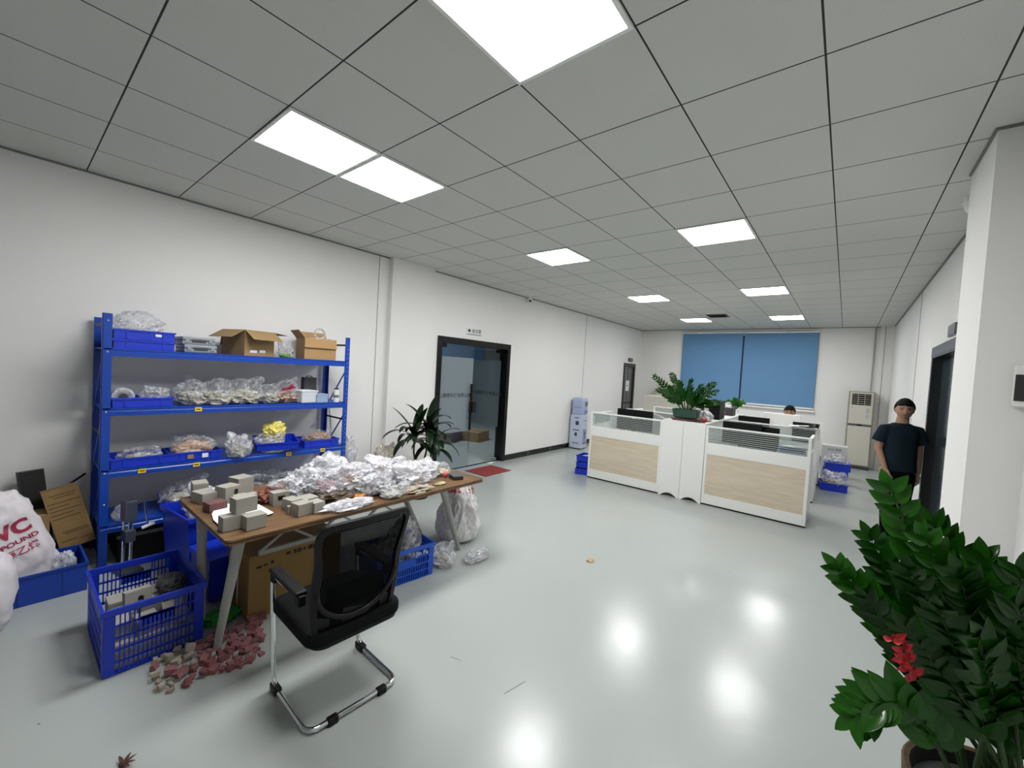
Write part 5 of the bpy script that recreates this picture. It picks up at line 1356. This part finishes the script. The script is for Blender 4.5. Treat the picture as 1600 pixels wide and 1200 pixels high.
# cream screens and tall cabinet at back left
t = thing('filing_cabinet', 'tall cream cabinet against the far wall left of the window', 'cabinet', tuple(onZ(1055, 640, 0)) if False else (-3.95, 12.0, 0))
MB().bx(-.27, .36, -.22, .2, .06, 1.66).build('cabinet_body', mat('cream_metal', 'c9c3b4', .5), t, bevel=.004)
MB().bx(-.27, .36, -.22, .2, 0, .06).build('plinth', BLACK, t)
for x in (-.262, .05): MB().bx(x, x+.302, -.228, -.22, .09, 1.63).build('door', mat('cream_metal2', 'cdc8ba', .5), t)
t = thing('filing_cabinet', 'low wide cream cabinet behind the pale swivel chair', 'cabinet', (-3.55, 10.1, 0))
MB().bx(-.3, .9, -.2, .2, .05, 1.30).build('cabinet_body', mat('cream_metal3', 'cfccc0', .5), t, bevel=.004); MB().bx(-.29, .89, -.19, .19, 0, .05).build('plinth', BLACK, t)
for x in (-.295, .305): MB().bx(x, x+.59, -.206, -.2, .08, 1.27).build('door', mat('cream_metal4', 'cbc8bc', .5), t)

# ================================================================= RIGHT AISLE
GRYL = mat('grey_line', '6f6f6b', .5)
ac = thing('air_conditioner', 'tall cream floor-standing air conditioner in the far right corner', 'air conditioner', (.27, 11.95, 0))
ACM = mat('ac_cream', 'c9c5b8', .4)
MB().bx(-.22, .22, -.15, .17, .06, 1.70).build('casing', mat('ac_side', '8f8a7c', .4), ac, bevel=.008)
MB().bx(-.195, .195, -.165, -.15, .09, .94).build('lower_panel', ACM, ac, bevel=.006)
MB().bx(-.195, .195, -.165, -.15, .99, 1.38).build('upper_panel', ACM, ac, bevel=.006)
MB().bx(-.195, .195, -.16, -.15, .94, .99).build('control_strip', GREYF, ac); MB().bx(-.04, .04, -.164, -.16, .95, .98).build('display', BLACK, ac)
MB().bx(-.195, .195, -.16, -.15, 1.38, 1.68).build('vent_frame', ACM, ac); MB().bx(-.16, .16, -.162, -.16, 1.405, 1.65).build('vent_dark', BLACK, ac)
lv = MB()
for k in range(5): lv.box((0, -.167, 1.44+.045*k), (.32, .012, .007))
for x in (-.055, .055): lv.box((x, -.168, 1.53), (.006, .006, .24))
lv.build('louvres', ACM, ac)
MB().bx(.09, .15, -.1662, -.165, 1.24, 1.34).bx(.09, .14, -.1662, -.165, 1.12, 1.21).build('energy_sticker', mat('sticker', 'a9afb0', .5), ac)
MB().bx(-.17, -.12, -.1662, -.165, 1.345, 1.355).build('lettering_bar', GRYL, ac); MB().bx(-.2, .2, -.17, .15, 0, .06).build('base', DKGREY, ac)
# warning carton and blue crates with bags
t = thing('cardboard_box', 'white carton with a warning triangle behind the stacked blue trays', 'box', (-.10, 10.3, 0))
MB().bx(-.2, .2, -.16, .16, 0, .62).build('carton', mat('white_carton', 'c6c6c4', .6), t, bevel=.003)
MB().prism([(-.05, .40), (.05, .40), (0, .485)], 'y', -.162, -.1605).build('warning_triangle', DKGREY, t)
MB().prism([(-.03, .412), (.03, .412), (0, .463)], 'y', -.163, -.162).build('triangle_inside', PAPER, t)
put(text_mesh('小心轻放', .055, INK, 'lettering', t, bold=.001), FACE_MY, (0, -.162, .545))
yellowish = 'trays and bags stacked on the floor right of the workstations'
tp1 = place(tray_proto(.36, .36, .13), 'low blue tray at the front of the right aisle stack', 'tray', (-.08, 8.98, 0), .15, yellowish)
bag('clear bag bulging out of the front blue tray in the right aisle', (-.05, 8.98, .05), (.42, .40, .26), 84, FILM, contents=MIXED, ears=2)
tp2 = dup(tp1, (-.06, 9.62, 0), -.05, 'bottom blue tray of the rear pair in the right aisle')
tp3 = dup(tp1, (-.06, 9.62, .13), 0, 'second blue tray of the rear pair in the right aisle')
tp4 = dup(tp1, (-.04, 9.62, .26), .08, 'top blue tray of the rear stack in the right aisle')
bag('clear bag on the top tray of the rear stack, right aisle', (-.06, 9.62, .30), (.40, .36, .24), 85, FILM, ears=1)
# blue trays left of the workstations
b4 = place(tray_proto(.30, .34, .10), 'bottom blue tray on the floor at the left end of the partitions', 'tray', (-3.42, 6.42, 0), .3, 'blue trays stacked at the left end of the partitions')
b5 = dup(b4, (-3.40, 6.45, .115), 0, 'middle blue tray at the left end of the partitions, slightly tilted', rot=(.03, -.05, .1))
b6 = dup(b4, (-3.40, 6.45, .225), 0, 'top blue tray at the left end of the partitions, holding white packets', rot=(0, -.03, .1))
bag('white packets in the top tray at the left end of the partitions', (-3.40, 6.45, .24), (.28, .26, .09), 86, FILM_W, ears=0, sub=4)
# water dispenser
wd_ = thing('water_dispenser', 'pale blue and white water dispenser against the left wall', 'water dispenser', (-4.76, 8.42, 0), .12)
PB = mat('pale_blue_plastic', 'a9b4d6', .35); WB = mat('white_blue_plastic', 'c3cbe0', .35)
MB().bx(-.15, .15, -.155, .155, .02, .78).build('cabinet_body', WB, wd_, bevel=.01)
MB().loft([(0, 0, .78, .14, .14), (0, 0, .83, .15, .15), (0, 0, 1.12, .15, .15), (0, 0, 1.17, .13, .13)], 24, p=5).build('upper_housing', PB, wd_)
MB().bx(-.1, .1, -.157, -.155, .95, .97).bx(.15, .152, -.1, .1, .82, .90).build('tap_recess', mat('blue_shade', '7f8dbb', .4), wd_)
MB().bx(.151, .155, -.07, .08, .99, 1.09).build('badge', mat('olive_badge', '6e6f52', .5), wd_)
MB().bx(.150, .1515, -.10, .11, .12, .42).build('printed_panel', mat('panel_print', '8f9cbc', .5), wd_)
pm = MB()
for (y, z, w_, h_) in ((-.03, .44, .16, .02), (0, .36, .06, .07), (.02, .27, .05, .05), (0, .13, .17, .02), (0, .66, .05, .03)): pm.box((.152, y, z), (.002, w_, h_))
for (x, z, w_, h_) in ((0, .44, .16, .02), (.02, .6, .08, .09), (0, .34, .06, .08), (0, .14, .16, .015), (0, .72, .1, .02)): pm.box((x, -.156, z), (w_, .002, h_))
pm.build('graphics', mat('navy_print', '2f3d63', .5), wd_); MB().bx(-.13, .13, -.135, .135, 0, .02).build('base', BLACK, wd_)

# ================================================================= PEOPLE
SKIN = mat('skin', 'a9826c', .55, nscale=8, namt=.06)
HAIR = mat('black_hair', '070606', .7, spec=.2, bump=.5, bscale=120)
SHIRT = mat('navy_tshirt', '16242d', .9, spec=.2, nscale=12, namt=.15)
TROU = mat('black_trousers', '040405', .9, spec=.15)
def limb(mb, pts, rs, n=12): mb.tube(pts, rs, n); [mb.ball(p, r, 10, 7) for p, r in zip(pts, rs)]
def hand(mb, wrist, dirv, palmn, size=.175, curl=.5, side=1):
    """five separate fingers: wrist point, pointing direction, palm normal"""
    d = Vector(dirv).normalized(); n = Vector(palmn); n = (n-d*n.dot(d)).normalized(); s_ = d.cross(n)*side; w0 = Vector(wrist)
    pc_ = w0+d*size*.26
    R_ = Matrix((s_, n, d)).transposed()
    mb.ball(pc_, size*.28, 12, 8, (.78, .36, 1.02), R_)
    for k, (o_, L_, r_) in enumerate(((-.33, .36, .042), (-.11, .43, .045), (.11, .40, .044), (.31, .31, .038))):
        p = w0+d*size*.44+s_*size*o_*.62; q_ = d.copy(); pts = [p]; ax = s_
        for j, seg in enumerate((.45, .32, .23)):
            q_ = (q_+n*curl*(.35+.25*j)).normalized(); p = p+q_*size*L_*seg; pts.append(p)
        mb.tube(pts, [size*r_, size*r_*.95, size*r_*.85, size*r_*.7], 8); mb.ball(pts[-1], size*r_*.7, 8, 6)
    p = w0+d*size*.14-s_*size*.17; pts = [p, p+(d*.6-s_*.55+n*.2).normalized()*size*.17, p+(d*.85-s_*.45+n*.3).normalized()*size*.31]
    mb.tube(pts, [size*.055, size*.05, size*.038], 8); mb.ball(pts[-1], size*.038, 8, 6)
def head_mb(mb, c, s=1.0, M4=None):
    """egg head facing -Y centred at c; s scales"""
    V, Fc = ico(5); out = []
    for n in V:
        x, y, z = n.x*.074, n.y*.092, n.z*.112
        if z < 0:
            k = -z/.112; x *= 1-.30*k*k; y = y*(1-.12*k*k)-.006*k
        # face front flattening, brow, eye sockets, nose, mouth, chin
        if n.y < 0:
            f_ = math.exp(-((n.x*.074)/.012)**2)
            y -= .016*f_*math.exp(-((z+.022)/.016)**2)+.008*f_*math.exp(-((z-.002)/.02)**2)          # nose
            for sx in (-1, 1):
                y += .009*math.exp(-(((n.x*.074)-sx*.029)/.014)**2-((z-.008)/.011)**2)               # sockets
                y -= .004*math.exp(-(((n.x*.074)-sx*.029)/.02)**2-((z-.030)/.009)**2)                # brow
                y -= .004*math.exp(-(((n.x*.074)-sx*.040)/.016)**2-((z+.022)/.016)**2)               # cheek
            y -= .006*math.exp(-((n.x*.074)/.02)**2-((z+.052)/.007)**2)                              # lips
            y += .003*math.exp(-((n.x*.074)/.022)**2-((z+.064)/.006)**2)
            y -= .007*math.exp(-((n.x*.074)/.02)**2-((z+.086)/.012)**2)                              # chin
        out.append(Vector((x, y, z))*s+Vector(c))
    mb.add(out, Fc)
    for sx in (-1, 1): mb.ball(Vector((sx*.074, .008, -.006))*s+Vector(c), .03*s, 8, 7, (.35, .6, 1))
def hair_mb(c, s=1.0, seed=1, fringe=.045):
    V, Fc = ico(5); out = []; keep = []
    for n in V:
        r = 1.0+.035*noise.noise(n*9+Vector((seed, 0, 0)))
        x, y, z = n.x*.083*r, n.y*.102*r+.004, n.z*.122*r+.004
        # hair line: high over the face, low at the nape
        lim = fringe if n.y < -.35 else (.045-(n.y+.35)*.10)
        keep.append(z > lim+.006*noise.noise(n*25)); out.append(Vector((x, y, z))*s+Vector(c))
    fs = [f for f in Fc if all(keep[i] for i in f)]
    mb = MB(); mb.add(out, fs); return mb
def face_parts(parent, hc, s=1.0):
    l_ = MB()
    for sx in (-1, 1):
        MB().ball((hc[0]+sx*.029*s, hc[1]-.079*s, hc[2]+.007*s), .0085*s, 8, 6, (1.5, .6, .55)).build('eye', BLACK, parent, smooth=True)
        MB().box((hc[0]+sx*.030*s, hc[1]-.0885*s, hc[2]+.027*s), (.032*s, .006*s, .006*s), (0, sx*.08, sx*.25)).build('eyebrow', HAIR, parent)
    l_.ball((hc[0], hc[1]-.0925*s, hc[2]-.052*s), .01*s, 10, 6, (2.2, .45, .55))
    l_.build('lips', mat('lips', '7d4e48', .5), parent, smooth=True)
def man():
    t = thing('person', 'young man in a dark t-shirt and black trousers standing in the right aisle', 'person', (.50, 6.2, 0), .42)
    # body faces local -Y ; turned so his left side is farther
    b = MB(); hc = (0, -.015, 1.545)
    tq = -.40   # head turned back towards the camera
    hb = MB(); head_mb(hb, (0, 0, 0), .98)
    Rz = Matrix.Rotation(tq, 3, 'Z') @ Matrix.Rotation(.06, 3, 'X')
    b.add([Rz @ Vector(v)+Vector(hc) for v in hb.v], hb.f)
    b.tube([(0, .012, 1.34), (0, -.003, 1.47)], [.062, .052], 14)
    b.loft([(0, .01, .86, .14, .095), (0, .01, .98, .13, .09), (0, .01, 1.12, .13, .09), (0, .01, 1.25, .15, .09), (0, .01, 1.33, .15, .08), (0, .01, 1.375, .09, .06)], 20, p=2.4)
    # arms: his right (local -x, image left) hangs slightly forward and inward; his left hangs straight
    AR = [(-.155, .01, 1.325), (-.19, .02, 1.10), (-.165, -.08, .90)]; AL = [(.155, .01, 1.325), (.185, .03, 1.09), (.18, .01, .86)]
    limb(b, AR, [.048, .039, .026]); limb(b, AL, [.048, .039, .026])
    hand(b, AR[2], (.25, -.35, -1), (.8, .2, 0), .17, .45, 1); hand(b, AL[2], (0, -.1, -1), (-1, 0, 0), .17, .45, -1)
    for sx, fy in ((-1, -.10), (1, .10)):
        limb(b, [(sx*.08, .01, .88), (sx*.085, .01+fy*.4, .47), (sx*.085, .03+fy, .07)], [.085, .055, .036])
        b.ball((sx*.085, fy-.03, .04), .045, 10, 7, (.8, 2.2, .7))
    body = b.build('body', SKIN, t, fixn=False)
    md = body.modifiers.new('remesh', 'REMESH'); md.mode = 'VOXEL'; md.voxel_size = .0065; md.use_smooth_shade = True
    sm_ = body.modifiers.new('smooth', 'SMOOTH'); sm_.iterations = 3; sm_.factor = .4
    # hair and face
    hb = hair_mb((0, 0, 0), .98, 3, .050); hm = MB(); hm.add([Rz @ Vector(v)+Vector(hc) for v in hb.v], hb.f)
    hr = hm.build('hair', HAIR, t, smooth=True, fixn=False); sd = hr.modifiers.new('solid', 'SOLIDIFY'); sd.thickness = .012; sd.offset = 0
    fe = bpy.data.objects.new('face', None); COL.objects.link(fe); fe.parent = t; fe.location = hc; fe.rotation_euler = (.06, 0, tq)
    face_parts(fe, (0, 0, 0), .98)
    # t-shirt
    s_ = MB(); s_.loft([(0, .01, .87, .158, .115), (0, .01, .98, .150, .108), (0, .01, 1.12, .146, .104), (0, .01, 1.24, .158, .106), (0, .01, 1.31, .160, .098), (0, .01, 1.365, .125, .082), (0, .008, 1.395, .078, .068), (0, .004, 1.40, .060, .058)], 28, p=2.3)
    for sx in (-1, 1):
        s_.tube([(sx*.09, .01, 1.335), (sx*.15, .01, 1.32), (sx*.175, .015, 1.25), (sx*.195, .02, 1.18)], [.05, .062, .062, .066], 16)
    sh = s_.build('t_shirt', SHIRT, t)
    for ob, vx in ((sh, .008),):
        md = ob.modifiers.new('remesh', 'REMESH'); md.mode = 'VOXEL'; md.voxel_size = vx; md.use_smooth_shade = True
        sm2 = ob.modifiers.new('smooth', 'SMOOTH'); sm2.iterations = 6; sm2.factor = .5
    p_ = MB()
    p_.loft([(0, .01, .80, .150, .110), (0, .01, .90, .146, .106), (0, .01, .955, .140, .10)], 24, p=2.4)
    for sx, fy in ((-1, -.10), (1, .10)):
        p_.tube([(sx*.070, .01, .90), (sx*.075, .01+fy*.15, .72), (sx*.080, .01+fy*.4, .47), (sx*.085, .03+fy, .09)], [.088, .086, .072, .062], 18)
    tr_ = p_.build('trousers', TROU, t)
    md = tr_.modifiers.new('remesh', 'REMESH'); md.mode = 'VOXEL'; md.voxel_size = .009; md.use_smooth_shade = True
    for sx, fy in ((-1, -.10), (1, .10)):
        MB().ball((sx*.085, fy-.02, .042), .05, 14, 9, (.95, 2.6, .8)).box((sx*.085, fy-.02, .012), (.085, .24, .022)).build('shoe', BLACK, t, smooth=False)
    return t
man()
def seated():
    t = thing('person', 'black-haired person seated behind the rear right screens, only the head showing', 'person', (-.74, 8.62, 0), 0)
    b = MB(); hc = (0, 0, 1.27)
    head_mb(b, hc, 1.0)
    b.tube([(0, .02, 1.04), (0, .01, 1.19)], [.062, .05], 12)
    b.loft([(0, .02, .50, .16, .11), (0, .02, .7, .15, .10), (0, .02, .95, .18, .10), (0, .02, 1.04, .15, .085), (0, .02, 1.08, .08, .06)], 18, p=2.4)
    for sx in (-1, 1):
        P = [(sx*.18, .02, 1.02), (sx*.22, -.02, .80), (sx*.14, -.22, .80)]
        limb(b, P, [.048, .038, .027]); hand(b, P[2], (-sx*.2, -1, -.05), (0, 0, -1), .165, .4, sx)
        limb(b, [(sx*.09, .02, .52), (sx*.1, -.36, .52), (sx*.1, -.36, .08)], [.08, .055, .038]); b.ball((sx*.1, -.42, .04), .042, 10, 7, (.8, 2, .7))
    body = b.build('body', SKIN, t, fixn=False)
    md = body.modifiers.new('remesh', 'REMESH'); md.mode = 'VOXEL'; md.voxel_size = .008; md.use_smooth_shade = True
    hr = hair_mb(hc, 1.0, 8, .04).build('hair', HAIR, t, smooth=True, fixn=False); sd = hr.modifiers.new('solid', 'SOLIDIFY'); sd.thickness = .012; sd.offset = 0
    fe = bpy.data.objects.new('face', None); COL.objects.link(fe); fe.parent = t; fe.location = hc; face_parts(fe, (0, 0, 0), 1)
    s_ = MB(); s_.loft([(0, .02, .50, .185, .13), (0, .02, .7, .17, .12), (0, .02, .95, .195, .115), (0, .02, 1.04, .17, .10), (0, .018, 1.09, .085, .072)], 24, cap=False, p=2.4)
    for sx in (-1, 1): s_.tube([(sx*.13, .02, 1.03), (sx*.18, .02, 1.02), (sx*.205, 0, .9), (sx*.222, -.02, .82)], [.05, .064, .062, .06], 14, cap=False)
    s_.build('shirt', mat('grey_shirt', '5a5f66', .8), t, smooth=True)
    p_ = MB()
    for sx in (-1, 1): p_.tube([(sx*.09, .02, .53), (sx*.1, -.34, .53), (sx*.1, -.37, .45), (sx*.1, -.36, .1)], [.10, .075, .07, .055], 14)
    p_.build('trousers', TROU, t, smooth=True)
    return t
seated()
backchair('swivel chair carrying the seated person behind the rear right screens', -.74, 8.72, 0, mat('grey_chair', '4a4d50', .8), .95)
